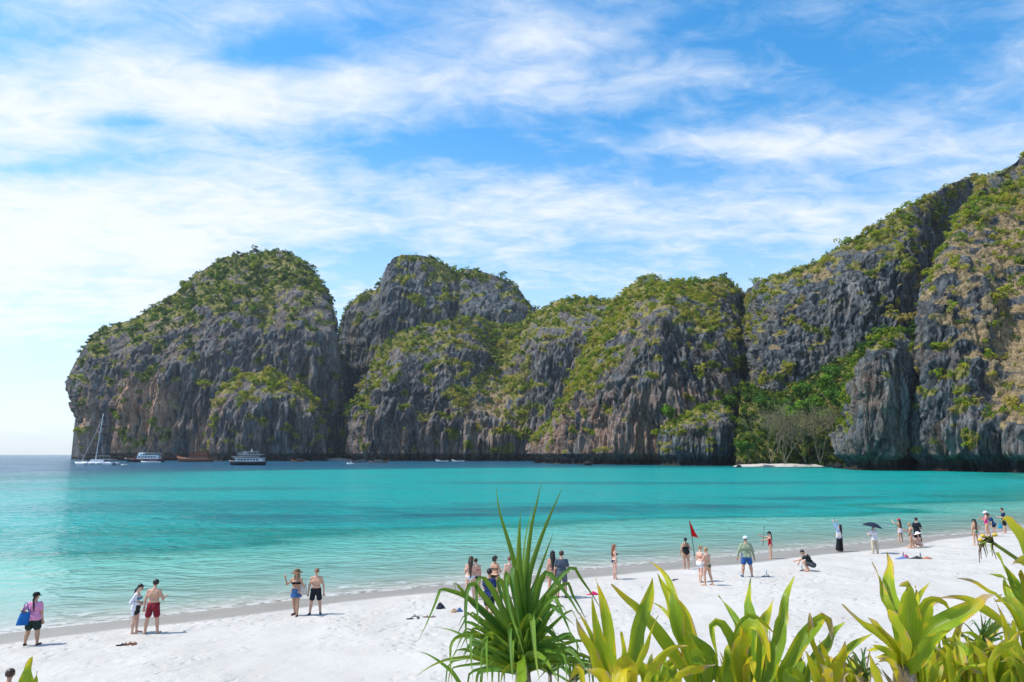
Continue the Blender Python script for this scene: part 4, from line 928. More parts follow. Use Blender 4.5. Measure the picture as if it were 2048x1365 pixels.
p16 = person('woman in red bikini top and white shorts, arms held in front', 1402, 1164, 1091, -60, skin='fair', hair=('blond', 'bun'), tops=[('bra', (.40, .03, .03)), ('short_shorts', (.68, .68, .70))], head=(0, .3, 1), arms=FOLD_L + FOLD_R, legs=WALK)
p17 = person('woman with bare back and khaki bikini bottom beside the white shorts', 1416, 1171, 1094, 35, skin='warm', hair=('blond', 'bun'), tops=[('bottom', (.16, .15, .08))], head=(0, .25, 1), arms=((-.5, .2, -.8), (.0, .9, .4)) + FOLD_R, legs=WALK)
p18 = person('man in sage long-sleeved shirt, blue shorts and white cap', 1495, 1154, 1072, -5, female=False, skin='tan', hair=('light', 'short'), hat=('cap', (.55, .62, .74)), tops=[('long', (.26, .31, .21)), ('shorts', (.03, .10, .30))], arms=((-.5, 0, -1), (-.25, .1, -1), (.4, 0, -1), (.2, .1, -1)), legs=WIDE, shoes=(.02, .11, .24), build=1.14)
p19 = person('woman in red swimsuit and dark cap holding up a pole', 1542, 1118, 1063, 78, skin='warm', hair=('black', 'pony'), hat=('cap', (.012, .018, .03)), tops=[('swim', (.42, .02, .03))], arms=((-.1, .8, -.5), (.1, 1, -.1), (.1, .8, -.05), (-.1, 1, .35)))
p20 = person('man in black T-shirt squatting on the sand', 1626, 1143, 1103, 62, female=False, skin='warm', hair=('black', 'short'), tops=[('tee', (.02, .028, .03)), ('shorts', (.07, .075, .085))], lean=(0, .62, 1), head=(0, .35, 1), hgt=1.74,
             legs=((-.22, .92, .28), (.05, -.55, -1), (.22, .92, .28), (-.05, -.55, -1)), arms=((-.1, .8, -.45), (.15, .75, -.3), (.1, .8, -.45), (-.15, .5, -.75)))
p21 = person('woman in blue long sleeves and long black skirt with both arms raised', 1681, 1104, 1048, 28, skin='fair', hair=('black', 'verylong'), tops=[('long', (.26, .36, .68))], skirt=(BLACK, -.46, .045), lean=(0, -.10, 1), head=(0, -.1, 1), arms=((-.3, .45, .9), (-.1, .35, 1), (-.1, .5, .9), (-.25, .3, 1)))
p22 = person('person in white shirt and beige trousers under the dark umbrella', 1751, 1108, 1056, 3, female=False, skin='fair', hair=('black', 'short'), tops=[('loose', (.66, .64, .67)), ('trousers', (.52, .45, .34))], arms=((-.4, .3, -.8), (.4, .8, .4), (.35, .4, -.8), (-.5, .6, .7)), hgt=1.66)
p23 = person('woman in red cap, long dark hair and white skirt by the water', 1802, 1085, 1037, 20, skin='warm', hair=('black', 'verylong'), hat=('cap', (.36, .06, .08)), tops=[('bra', BLACK)], skirt=((.62, .62, .68), -.10, .012), arms=((-.75, .4, .05), (.35, .6, .6), (.6, .4, .0), (-.6, .5, .6)))
p24 = person('woman in dark bikini with tied blond hair, in front of the man in black', 1824, 1097, 1045, 70, skin='tan', hair=('blond', 'bun'), tops=[('bra', BLACK), ('bottom', BLACK)], legs=WALK, head=(0, .2, 1), arms=((-.1, .5, -1), (.1, .9, .7), (.1, .4, -1), (0, 1, .4)))
p25 = person('man in black T-shirt standing behind the seated woman', 1837, 1094, 1035, 5, female=False, skin='warm', hair=('black', 'short'), tops=[('tee', (.022, .028, .036)), ('shorts', BLACK)], arms=FOLD_L + ((.4, -.1, -1), (.1, .8, -.1)))
p26 = person('seated woman in wide white hat at the feet of the man in black', 1840, 1096, 1068, 70, skin='fair', hair=('brown', 'long'), hat=('brim', (.70, .66, .62)), tops=[('bra', (.35, .10, .12)), ('bottom', (.35, .10, .12))], sit=-.02, hgt=1.62, lean=(0, .12, 1), head=(0, .2, 1),
             legs=((-.15, .85, .55), (.0, .6, -1), (.15, .9, .35), (.0, .75, -.8)), arms=((-.2, .6, -.7), (.2, .9, .1), (.2, .6, -.7), (-.2, .9, .2)))
p27 = person('woman in green bikini bottom and dark cap with long brown hair, hand on hip', 1953, 1091, 1038, 12, skin='warm', hair=('brown', 'verylong'), hat=('cap', (.02, .03, .03)), look=-40, tops=[('bottom', (.05, .30, .22))], arms=HANG_L + HIP_R)
p28 = person('woman in pink swimsuit and white cap', 1976, 1073, 1022, 65, skin='warm', hair=('brown', 'pony'), hat=('cap', (.72, .72, .74)), tops=[('swim', (.70, .03, .24))], arms=((-.2, .5, -.9), (.0, .6, .8), (.1, .3, -1), (0, .8, .2)), legs=WALK)
p29 = person('person in navy T-shirt and dark shorts bending forward with a blue bag', 1990, 1073, 1027, 60, skin='warm', hair=('brown', 'short'), tops=[('tee', (.014, .05, .15)), ('short_shorts', BLACK)], lean=(0, .35, 1), head=(0, .3, 1), hgt=1.66)
p30 = person('man in dark navy shirt at the far right end of the beach', 2011, 1067, 1014, 45, female=False, skin='warm', hair=('black', 'short'), tops=[('tee', (.012, .035, .09)), ('shorts', BLACK)], head=(0, .35, 1), arms=FOLD_L + HANG_R)
# ---------------------------------------------------------------- foreground plants on the bank
def leafm(name, stops, transl, rough=0.38):
    m, t = newmat(name)
    age = t.attr('age'); u = t.attr('across'); v_ = t.attr('along')
    co = t('ShaderNodeNewGeometry', out=0)
    vein = t.math('MULTIPLY', t.math('SINE', t.math('MULTIPLY', u, 60.0)), 0.03)
    mot = t.math('MULTIPLY', t.math('SUBTRACT', t.noise(co, 9.0, 4), 0.5), 0.30)
    rnd = t.math('MULTIPLY', t.math('SUBTRACT', t('ShaderNodeObjectInfo', out=5), 0.5), 0.20)
    f = t.math('ADD', t.math('ADD', age, vein), t.math('ADD', mot, rnd), clamp=True)
    c = t.ramp(f, stops)
    rib = t.map(t.math('ABSOLUTE', u), 0.03, 0.10, 1, 0)
    c = t.mix(t.math('MULTIPLY', rib, 0.55), c, t.mix(0.5, c, (0.50, 0.55, 0.10)))
    c = t.mix(t.math('MULTIPLY', t.map(t.math('SINE', t.math('MULTIPLY', u, 26.0)), 0.35, 1.0), 0.34), c, (0.03, 0.08, 0.0))
    spot = t.math('MULTIPLY', t.map(t.noise(co, 16.0, 3, 0.6), 0.655, 0.70), t.map(f, 0.2, 0.42))
    c = t.mix(t.math('MULTIPLY', spot, 0.7), c, (0.30, 0.10, 0.015))
    bmp = t('ShaderNodeBump', {'Height': t.math('ADD', t.math('SINE', t.math('MULTIPLY', u, 75.0)), t.noise(co, 30, 2)), 'Strength': 0.35, 'Distance': 0.004})
    a = t('ShaderNodeBsdfPrincipled', {'Base Color': c, 'Roughness': rough, 'Specular IOR Level': 0.42, 'Normal': bmp})
    tl = t.mix(0.35, c, (0.75, 0.80, 0.05), 'MIX')
    outmat(t, t('ShaderNodeMixShader', {0: transl, 1: a, 2: t('ShaderNodeBsdfTranslucent', {'Color': tl, 'Normal': bmp})})); return m
M_LILY = leafm('lily_leaf', [(0.0, (0.07, 0.18, 0.010)), (0.28, (0.22, 0.35, 0.010)), (0.52, (0.50, 0.50, 0.012)), (0.74, (0.66, 0.45, 0.012)), (0.86, (0.50, 0.32, 0.16)), (1.0, (0.40, 0.30, 0.22))], 0.34)
M_PINE = leafm('screw_pine_leaf', [(0.0, (0.035, 0.155, 0.018)), (0.3, (0.11, 0.25, 0.016)), (0.6, (0.27, 0.33, 0.02)), (0.8, (0.42, 0.36, 0.05)), (1.0, (0.30, 0.20, 0.11))], 0.28)
M_FAN = leafm('fan_leaf', [(0.0, (0.018, 0.10, 0.035)), (0.4, (0.04, 0.16, 0.03)), (0.8, (0.16, 0.22, 0.03)), (1.0, (0.3, 0.2, 0.1))], 0.3)
def leaf(parent, pts, wpx, mat=None, age=0.2, tipage=0.0, style='lily', fold=0.55, n=18, wav=0.0, seed=0, hint=None, name='leaf'):
    """pts: (px, py, distance) from base to tip; wpx: width in photo pixels where widest"""
    rg = random.Random(seed * 7 + len(pts) * 131 + int(pts[-1][0]))
    W3 = np.array([tuple(P(*q)) for q in pts]); c = catmull(W3, n + 1)
    if style == 'strap':
        Lk = np.concatenate([[0], np.cumsum(np.linalg.norm(np.diff(W3, axis=0), axis=1))]); qk = np.linspace(0, Lk[-1], n + 1)
        c = .45 * c + .55 * np.stack([np.interp(qk, Lk, W3[:, k_]) for k_ in range(3)], 1)
    wm = wpx / FPX * np.mean([q[2] for q in pts]) * (.92 if style == 'lily' else .90)
    tg = np.gradient(c, axis=0); tg /= np.linalg.norm(tg, axis=1)[:, None]
    hint = np.array(hint if hint is not None else (rg.uniform(-.5, .5), -1, rg.uniform(.1, .6)), float)
    V = []; A = []; U = []; Q = []
    ph = rg.uniform(0, 6.28)
    for i in range(n + 1):
        q = i / n
        if style == 'lily': w = (0.62 + 0.38 * math.sin(min(1, q / .5) * math.pi / 2)) * (1 - max(0, (q - .50) / .50) ** 1.7) ; w = max(w, .02)
        elif style == 'stub': w = 0.8 + .2 * q
        else: w = (0.9 + .1 * q) * (1 - max(0, (q - .25) / .75) ** 1.15) ; w = max(w, .03)
        hh = hint - tg[i] * (hint @ tg[i]); hh = hh / max(np.linalg.norm(hh), 1e-6)
        sd_ = np.cross(tg[i], hh); sd_ /= np.linalg.norm(sd_)
        for j in range(5):
            x = (j - 2) / 2; lift = -fold * abs(x) * wm * w * 0.5
            wv = wav * wm * abs(x) ** 1.5 * math.sin(q * 11 + ph + (2.2 if x > 0 else 0)) * (.4 + q)
            V.append(c[i] + sd_ * x * wm * w * 0.5 - hh * lift + hh * wv); U.append(x); Q.append(q)
            ag = age + max(tipage, .28 if style == 'lily' else 0) * sst(.66, .98, q) + (.55 if abs(x) > .9 and math.sin(q * 17 + ph * 3) > .55 else 0) * (style == 'lily'); A.append(ag)
    return mesh(name, V, grid_faces(n + 1, 5), mat or M_LILY, parent, attrs={'age': A, 'across': U, 'along': Q})
def plant(name, label, cat, px, Y, base_py=1400):
    p = P(px, base_py, Y); p.z = zland(p.x, p.y)
    return empty(name, p)
def put(root, o):
    o.parent = root; o.matrix_parent_inverse = root.matrix_basis.inverted()
def dress(root, specs, Y, mat=None, style='lily', **kw):
    """specs: (points from tip to base, width px, age, tipage, depth change at the tip)"""
    for i, sp in enumerate(specs):
        pts, w, age, tip, dy = sp[:5]; pts = list(pts)[::-1]; k = max(1, len(pts) - 1)
        o = leaf(None, [(a, b, Y + dy * j / k) for j, (a, b) in enumerate(pts)], w, mat, age, tip, sp[5] if len(sp) > 5 else style, seed=i + int(Y * 10), **kw); put(root, o)
def stem(root, pts, rad, mat, name='trunk', n=10):
    mb = MB(); mb.tube([P(*p) for p in pts], rad, n); o = mb.build(name, mat, None, True); put(root, o); return o
M_TRUNK = simple('fibrous_trunk', (0.34, 0.27, 0.20), 0.9, 0.1, 0.45, 22.0, bump=1.0)
# --- screw pine in the middle
YP = 4.6
sp = tag(plant('screw_pine', '', '', 1048, YP), 'dark green screw pine with upright spears and folded strap leaves', 'plant')
B = (1046, 1245); L_ = (1030, 1318)
mainl = [
    ([(991, 969), (998, 1022), (1013, 1073), (1025, 1114), (1036, 1170), B], 15, .1, .2, .1), ([(1041, 1022), (1038, 1079), (1038, 1138), (1042, 1182), B], 21, .15, .0, -.1),
    ([(1084, 960), (1075, 999), (1063, 1049), (1054, 1114), (1050, 1168), B], 15, .1, .1, .1), ([(1127, 972), (1117, 993), (1093, 1046), (1075, 1093), (1057, 1150), B], 15, .1, .1, .2),
    ([(1066, 1007), (1051, 1079), (1047, 1126), (1047, 1180), B], 8, .2, .1, .3), ([(1109, 1060), (1090, 1110), (1072, 1160), (1058, 1210), B], 11, .1, 0, .35),
    ([(837, 1281), (851, 1253), (872, 1205), (880, 1182), (891, 1180), (933, 1194), (1000, 1252), (1040, 1290)], 15, .2, .2, -.35), ([(912, 1184), (909, 1167), (916, 1172), (945, 1206), (1004, 1259), (1042, 1290)], 19, .1, 0, -.25),
    ([(936, 1312), (932, 1264), (931, 1216), (935, 1176), (947, 1169), (974, 1203), (1016, 1259), (1042, 1290)], 17, .15, .1, -.45), ([(960, 1282), (957, 1247), (954, 1205), (955, 1161), (966, 1156), (987, 1180), (1020, 1247), (1044, 1290)], 17, .1, .1, -.3),
    ([(1006, 1262), (1002, 1197), (994, 1160), (1000, 1160), (1012, 1190), (1029, 1243), (1044, 1285)], 17, .05, .1, -.2), ([(1050, 1314), (1031, 1257), (1018, 1216), (1012, 1165), (1014, 1146), (1025, 1168), (1038, 1226), (1046, 1280)], 16, .1, .3, -.45),
    ([(1048, 1286), (1040, 1258), (1031, 1210), (1024, 1160), (1026, 1138), (1032, 1142), (1041, 1209), (1046, 1270)], 16, .08, .4, -.4),
    ([(1175, 1246), (1159, 1230), (1142, 1201), (1117, 1168), (1098, 1146), (1091, 1147), (1079, 1166), (1063, 1230), (1050, 1285)], 18, .1, .1, -.2), ([(1206, 1225), (1184, 1189), (1163, 1159), (1149, 1136), (1142, 1137), (1125, 1151), (1100, 1184), (1069, 1226), (1052, 1285)], 14, .15, .1, .1),
    ([(1175, 1248), (1161, 1218), (1146, 1193), (1137, 1168), (1129, 1168), (1100, 1193), (1071, 1232), (1052, 1288)], 14, .1, .1, .0), ([(1150, 1293), (1140, 1264), (1124, 1226), (1113, 1198), (1107, 1197), (1092, 1207), (1073, 1236), (1052, 1290)], 15, .1, .1, -.3),
    ([(1150, 1252), (1121, 1226), (1106, 1214), (1098, 1216), (1071, 1250), (1050, 1295)], 20, .05, .1, -.3), ([(1070, 1160), (1064, 1180), (1058, 1210), (1050, 1270)], 27, 0, 0, .15), ([(1088, 1150), (1076, 1185), (1062, 1225), (1050, 1285)], 22, .02, 0, .2),
    ([(1081, 1366), (1075, 1341), (1070, 1301), (1067, 1262), (1065, 1238), (1058, 1234), (1047, 1253), (1040, 1292)], 17, .25, .2, -.6), ([(1027, 1366), (1023, 1341), (1020, 1299), (1018, 1262), (1021, 1252), (1028, 1266), (1038, 1300)], 16, .15, .1, -.65),
    ([(904, 1370), (901, 1320), (902, 1290), (914, 1275), (937, 1271), (966, 1274), (990, 1282), (1030, 1316)], 14, .3, .1, -.35), ([(975, 1362), (973, 1314), (972, 1274), (980, 1267), (993, 1280), (1030, 1314)], 15, .2, .1, -.5),
    ([(946, 1362), (943, 1320), (942, 1275), (949, 1267), (966, 1274), (1030, 1318)], 14, .2, .1, -.45), ([(829, 1356), (858, 1335), (893, 1320), (945, 1315), (995, 1328), (1040, 1330)], 12, .45, .4, -.2),
    ([(833, 1303), (853, 1308), (874, 1320), (905, 1345), (930, 1385)], 9, .2, .1, .1), ([(1118, 1368), (1104, 1343), (1090, 1322), (1073, 1311), (1056, 1310), (1046, 1320)], 20, .4, .0, -.5), ([(1182, 1354), (1163, 1326), (1142, 1303), (1117, 1293), (1080, 1298), (1050, 1312)], 16, .2, .1, -.35),
    ([(1146, 1295), (1117, 1280), (1094, 1259), (1073, 1253), (1052, 1290)], 16, .02, .2, -.1), ([(1046, 1372), (1046, 1345), (1044, 1322), (1040, 1318)], 24, .45, 0, -.7, 'stub'), ([(1000, 1372), (1005, 1345), (1020, 1332), (1042, 1330)], 14, .5, .1, -.4),
    ([(975, 1168), (990, 1196), (1010, 1230), (1042, 1290)], 15, .0, 0, .2), ([(1100, 1186), (1082, 1222), (1066, 1260), (1050, 1295)], 16, .05, 0, .25), ([(872, 1254), (905, 1262), (960, 1286), (1036, 1310)], 10, .15, .2, .3)]
dress(sp, mainl, YP, M_PINE, 'strap', fold=0.55, n=22)
rg = random.Random(6)
for i in range(62):
    a = rg.uniform(-1.35, 1.35); ln = rg.uniform(55, 150); bx, by = 1046 + rg.uniform(-8, 8), rg.uniform(1300, 1350); ex, ey = bx + math.sin(a) * ln, by - math.cos(a) * ln
    dress(sp, [([(ex + math.sin(a) * 22, ey + 30 * abs(a)), (ex, ey), (bx + math.sin(a) * ln * .5, by - math.cos(a) * ln * .55), (bx, by)], rg.uniform(11, 17), rg.uniform(0, .25), rg.uniform(0, .3), rg.uniform(-.35, .35))], YP, M_PINE, 'strap', fold=.6, n=10)
rg = random.Random(5)
for i in range(24):
    a = rg.uniform(-.15, math.pi + .15); ln = rg.uniform(70, 150); dx, dy_ = math.cos(a) * ln, -math.sin(a) * ln * .35
    bx, by = 1046 + rg.uniform(-12, 12), rg.uniform(1300, 1345); ddy = rg.uniform(-.5, .7)
    droop = rg.uniform(50, 120); tip = (bx + dx * 1.06, by + dy_ + droop); kn = (bx + dx, by + dy_ + droop * .15)
    dress(sp, [([tip, kn, (bx + dx * .55, by + dy_ * .8), (bx, by)], rg.uniform(8, 13), rg.uniform(0, .35), rg.uniform(0, .5), ddy)], YP + .05, M_PINE, 'strap', fold=.6, n=12)
stem(sp, [(1046, 1460, YP), (1047, 1390, YP), (1046, 1350, YP), (1046, 1318, YP)], [.07, .06, .05, .03], M_TRUNK)
# --- spider lilies along the bank
def lily(label, px, Y, specs, group='spider lilies on the bank', wav=.16):
    r = tag(plant('spider_lily', '', '', px, Y), label, 'plant', group); dress(r, specs, Y, M_LILY, 'lily', wav=wav)
    foot = P(px, 1365, Y); g = r.location
    mb = MB(); mb.tube([g - Vector((0, 0, .05)), (g + foot) / 2 if foot.z > g.z else g + Vector((0, 0, .1)), Vector((foot.x, foot.y, max(foot.z - .05, g.z + .15)))], [.06, .055, .045], 9); put(r, mb.build('stalk', M_TRUNK, None, True)); return r
bA = (1232, 1400)
lily('yellow-green spider lily touching the right side of the screw pine', 1232, 4.3, [
    ([(1191, 1157), (1206, 1203), (1217, 1250), (1222, 1299), (1225, 1340), bA], 25, .25, .5, .2), ([(1184, 1196), (1192, 1244), (1203, 1299), (1214, 1342), bA], 24, .30, .2, .0), ([(1151, 1237), (1162, 1266), (1181, 1299), (1195, 1340), bA], 24, .45, .45, -.1),
    ([(1158, 1226), (1178, 1262), (1196, 1310), (1215, 1360), bA], 14, .45, .4, .1), ([(1304, 1155), (1295, 1198), (1281, 1236), (1271, 1266), (1265, 1312), (1254, 1348), bA], 36, .25, .4, .1), ([(1243, 1264), (1246, 1299), (1241, 1340), bA], 20, .4, .3, -.2),
    ([(1317, 1232), (1299, 1266), (1287, 1299), (1270, 1340), (1250, 1390)], 15, .4, .1, -.2), ([(1240, 1372), (1242, 1345), (1254, 1331), (1262, 1345), (1262, 1390)], 34, .52, .0, -.25, 'stub'), ([(1170, 1340), (1192, 1345), (1212, 1358), (1228, 1395)], 24, .74, .0, -.3), ([(1136, 1366), (1150, 1345), (1160, 1335), (1170, 1400)], 12, .5, .2, .2)])
bB = (1395, 1400)
lily('spider lily with long leaf leaning far left and brown-spotted yellow patches', 1392, 4.4, [
    ([(1222, 1168), (1249, 1195), (1274, 1217), (1304, 1252), (1331, 1288), (1359, 1326), (1378, 1358), bB], 27, .28, .4, .0), ([(1304, 1125), (1323, 1141), (1335, 1157), (1342, 1176), (1348, 1200), (1360, 1250), (1385, 1340), bB], 23, .34, .5, .4),
    ([(1314, 1145), (1325, 1170), (1339, 1197), (1348, 1228), (1357, 1263), (1370, 1290), (1380, 1326), bB], 27, .18, .3, .3), ([(1344, 1188), (1360, 1206), (1370, 1228), (1375, 1256), (1380, 1281), (1392, 1310), (1398, 1360), bB], 29, .45, .1, .1),
    ([(1299, 1202), (1321, 1214), (1337, 1229), (1352, 1249), (1372, 1300), bB], 11, .25, .1, .5), ([(1374, 1260), (1395, 1285), (1412, 1305), (1418, 1335), bB], 30, .15, .0, -.1), ([(1384, 1326), (1400, 1318), (1412, 1328), (1408, 1390)], 34, .28, .0, -.2, 'stub'),
    ([(1430, 1330), (1410, 1331), (1393, 1334), (1373, 1341), (1354, 1352), (1342, 1400)], 22, .58, .55, -.3), ([(1376, 1292), (1348, 1295), (1326, 1307), (1310, 1326), (1293, 1356), (1285, 1400)], 21, .50, .3, -.2), ([(1356, 1366), (1340, 1340), (1325, 1322), (1312, 1318)], 9, .1, 0, .4)])
bC = (1500, 1410)
lily('spider lily with tall wavy leaf and a folded-over yellow leaf', 1502, 4.3, [
    ([(1436, 1314), (1429, 1292), (1424, 1269), (1423, 1250), (1430, 1246), (1441, 1248), (1452, 1262), (1463, 1282), (1480, 1340), bC], 19, .2, .1, -.1), ([(1437, 1192), (1452, 1213), (1467, 1235), (1475, 1252), (1480, 1290), bC], 17, .15, .1, .3),
    ([(1502, 1156), (1498, 1188), (1496, 1206), (1500, 1224), (1503, 1250), (1502, 1310), bC], 24, .15, .2, .4), ([(1554, 1273), (1535, 1253), (1514, 1238), (1498, 1233), (1484, 1245), (1474, 1267), (1470, 1310), bC], 14, .32, .3, .0), ([(1545, 1200), (1539, 1220), (1532, 1237), (1525, 1258), (1518, 1310), bC], 25, .22, .3, .3),
    ([(1588, 1153), (1578, 1176), (1571, 1195), (1567, 1220), (1566, 1236), (1559, 1254), (1558, 1275), (1553, 1295), (1545, 1320), (1536, 1360), bC], 27, .18, .1, .2), ([(1540, 1325), (1532, 1290), (1518, 1256), (1508, 1251), (1496, 1258), (1480, 1300), (1482, 1350), bC], 32, .40, .0, -.25),
    ([(1478, 1252), (1482, 1275), (1476, 1310), (1476, 1350), bC], 38, .38, .0, -.15), ([(1510, 1372), (1507, 1345), (1503, 1322), (1496, 1317), (1490, 1330), (1488, 1400)], 24, .68, .0, -.4, 'strap'), ([(1460, 1285), (1455, 1310), (1448, 1340), (1446, 1400)], 30, .12, 0, .1), ([(1540, 1262), (1538, 1300), (1530, 1345), bC], 22, .2, 0, .2)], wav=.2)
bD = (1632, 1405)
lily('spider lily with one arched leaf whose brown dried tip hangs down', 1632, 4.3, [
    ([(1664, 1282), (1661, 1260), (1657, 1243), (1649, 1233), (1639, 1238), (1625, 1254), (1607, 1275), (1593, 1297), (1578, 1324), (1566, 1350), (1580, 1405)], 28, .2, .75, .0), ([(1618, 1226), (1620, 1256), (1621, 1281), (1628, 1305), (1636, 1330), bD], 23, .48, .2, .0),
    ([(1688, 1245), (1666, 1264), (1654, 1287), (1640, 1303), (1622, 1330), (1606, 1380)], 22, .22, .2, .3), ([(1637, 1281), (1648, 1307), (1654, 1330), (1655, 1400)], 15, .42, .2, -.1), ([(1690, 1284), (1685, 1308), (1675, 1334), (1664, 1400)], 25, .56, .25, -.2), ([(1609, 1300), (1622, 1326), (1632, 1356), bD], 17, .5, .2, -.2),
    ([(1580, 1376), (1578, 1356), (1584, 1350), (1592, 1362), (1594, 1405)], 30, .3, 0, -.2, 'stub'), ([(1605, 1312), (1596, 1330), (1590, 1360), (1592, 1405)], 30, .18, 0, .2), ([(1640, 1330), (1650, 1350), (1655, 1400)], 30, .66, 0, -.3), ([(1745, 1268), (1722, 1280), (1700, 1295), (1684, 1315), (1672, 1370)], 14, .3, .1, .1)])
YE = 3.3; bE = (1808, 1345)
pe = lily('big spider lily with pale fibrous trunk and broad cupped leaves', 1808, YE, [
    ([(1773, 1103), (1780, 1130), (1777, 1152), (1777, 1175), (1781, 1199), (1791, 1220), (1802, 1280), bE], 28, .26, .5, .3), ([(1745, 1124), (1755, 1150), (1761, 1175), (1767, 1201), (1781, 1225), (1800, 1290), bE], 20, .34, .5, .2), ([(1800, 1172), (1815, 1170), (1814, 1195), (1817, 1231), (1818, 1261), (1812, 1302), bE], 44, .38, .1, -.15),
    ([(1858, 1166), (1841, 1187), (1831, 1206), (1822, 1250), bE], 15, .25, .1, .3), ([(1898, 1218), (1886, 1204), (1872, 1200), (1857, 1203), (1846, 1228), (1834, 1271), bE], 33, .42, .2, -.1), ([(1772, 1218), (1786, 1240), (1797, 1271), (1805, 1310), bE], 36, .4, .15, -.3),
    ([(1686, 1209), (1706, 1231), (1726, 1251), (1747, 1262), (1769, 1278), (1789, 1299), (1801, 1322), bE], 20, .42, .4, -.3), ([(1735, 1236), (1752, 1252), (1769, 1272), (1786, 1296), bE], 20, .5, .4, -.25), ([(2004, 1191), (1976, 1191), (1958, 1206), (1934, 1221), (1901, 1240), (1871, 1256), (1853, 1273), (1837, 1298), (1820, 1328), bE], 36, .20, .75, -.2),
    ([(1738, 1306), (1746, 1332), (1757, 1362), (1768, 1410)], 17, .45, .1, -.2), ([(1759, 1316), (1774, 1324), (1787, 1340), (1798, 1370)], 20, .58, .3, -.25), ([(1862, 1246), (1850, 1280), (1830, 1320), bE], 34, .15, 0, .1), ([(1905, 1258), (1880, 1272), (1855, 1290), (1828, 1330), bE], 26, .3, 0, -.3), ([(1830, 1172), (1832, 1185), (1828, 1215), (1818, 1270), bE], 16, .42, .5, .2), ([(1745, 1290), (1765, 1300), (1784, 1318), (1800, 1345)], 18, .45, .2, -.1)])
stem(pe, [(1808, 1420, YE), (1809, 1385, YE), (1808, 1350, YE), (1807, 1326, YE)], [.050, .047, .046, .036], M_TRUNK, 'trunk', 14)
for k in range(9):      # ragged sheaths round the trunk
    q = k / 9 * 6.28; x0 = 1808 + 17 * math.cos(q); o = leaf(None, [(x0, 1380, YE - .04 * math.sin(q)), (x0 + 2 * math.cos(q), 1350, YE - .05 * math.sin(q)), (x0 + 5 * math.cos(q), 1328 + 6 * (k % 3), YE - .07 * math.sin(q))], 15, M_LILY, .95, .1, 'strap', seed=k, name='dry_sheath'); put(pe, o)
YF = 3.5; bF = (2060, 1330)
lily('tall spider lily cut by the right edge of the picture', 2060, YF, [
    ([(2001, 1046), (2004, 1039), (2012, 1036), (2022, 1048), (2038, 1066), (2050, 1090), (2068, 1150), (2075, 1260), bF], 32, .35, .3, -.2), ([(1995, 1105), (2006, 1134), (2019, 1160), (2033, 1187), (2048, 1216), bF], 28, .25, .1, .1), ([(2008, 1150), (2012, 1175), (2024, 1200), (2043, 1232), bF], 24, .22, 0, .2), ([(1913, 1157), (1936, 1160), (1955, 1168), (1974, 1182), (1995, 1194), (2030, 1240), bF], 13, .42, .45, .1),
    ([(1877, 1197), (1907, 1194), (1934, 1199), (1955, 1212), (1982, 1229), (2011, 1256), (2035, 1300), bF], 19, .42, .5, -.2), ([(1990, 1202), (2008, 1203), (2024, 1210), (2048, 1236), (2070, 1300)], 25, .4, .4, -.3), ([(1989, 1197), (2000, 1227), (2008, 1250), (2020, 1300), bF], 11, .5, .2, -.2), ([(2028, 1128), (2036, 1126), (2050, 1130), (2066, 1170)], 26, .5, .4, -.1), ([(1974, 1148), (1990, 1151), (2008, 1156), (2040, 1180)], 7, .4, .1, .3),
    ([(2050, 1165), (2042, 1150), (2035, 1145), (2050, 1200), bF], 22, .5, .2, .0), ([(2046, 1262), (2030, 1268), (2016, 1285), (1990, 1305), (1975, 1340), (1990, 1400)], 18, .55, .1, -.3)])
rg = random.Random(11)
for c_, lab in ((1870, 'low spider lily right of the pale trunk'), (1925, 'bushy spider lily with withered brown leaf in the lower right'), (1985, 'low yellow spider lily near the lower right corner')):
    sps = []
    for k in range(13):
        bx = c_ + rg.uniform(-22, 22); an = rg.uniform(-1.0, 1.0); ln = rg.uniform(60, 135); tx = bx + math.sin(an) * ln; ty = 1375 - math.cos(an) * ln * rg.uniform(.75, 1.0)
        kx = bx + math.sin(an) * ln * .45; ky = 1375 - math.cos(an) * ln * .62
        sps.append(([(tx, ty + (14 if abs(an) > .6 else 0)), (kx, ky), (bx, 1400)], rg.uniform(14, 24), rg.uniform(.2, .55), rg.choice([0, .1, .4, .6]), rg.uniform(-.4, .5)))
    lily(lab, c_, YF + .35, sps)
for c_, yy, lo_, hi_, lab in ((1318, 4.7, 40, 95, 'low lily in the gap right of the leaf with yellow tip'), (1450, 4.7, 50, 105, 'low lily in the gap left of the folded-over yellow leaf'), (1572, 4.7, 40, 90, 'low lily in the gap before the arched dried leaf'), (1700, 4.9, 40, 85, 'small lily half hidden left of the pale trunk'), (1850, 4.4, 80, 150, 'leafy lily close behind the pale trunk'), (1905, 4.3, 90, 170, 'tall leafy lily behind the withered one'), (1958, 4.5, 90, 165, 'leafy lily left of the tall lily at the edge'), (2010, 4.1, 90, 170, 'dense lily before the tall one at the edge'), (2045, 3.7, 80, 150, 'lily in the very lower right corner')):
    sps = []
    for k in range(15):
        bx = c_ + rg.uniform(-20, 20); an = rg.uniform(-.85, .85); ln = rg.uniform(lo_, hi_); by = 1385; tx = bx + math.sin(an) * ln; ty = by - math.cos(an) * ln
        sps.append(([(tx + math.sin(an) * 10, ty + (22 if abs(an) > .5 else 0)), (bx + math.sin(an) * ln * .7, by - math.cos(an) * ln * .8), (bx + math.sin(an) * ln * .3, by - math.cos(an) * ln * .42), (bx, 1405)], rg.uniform(13, 22), rg.uniform(.15, .5), rg.choice([0, .1, .3, .6]), rg.uniform(-.3, .4)))
    lily(lab, c_, yy, sps)
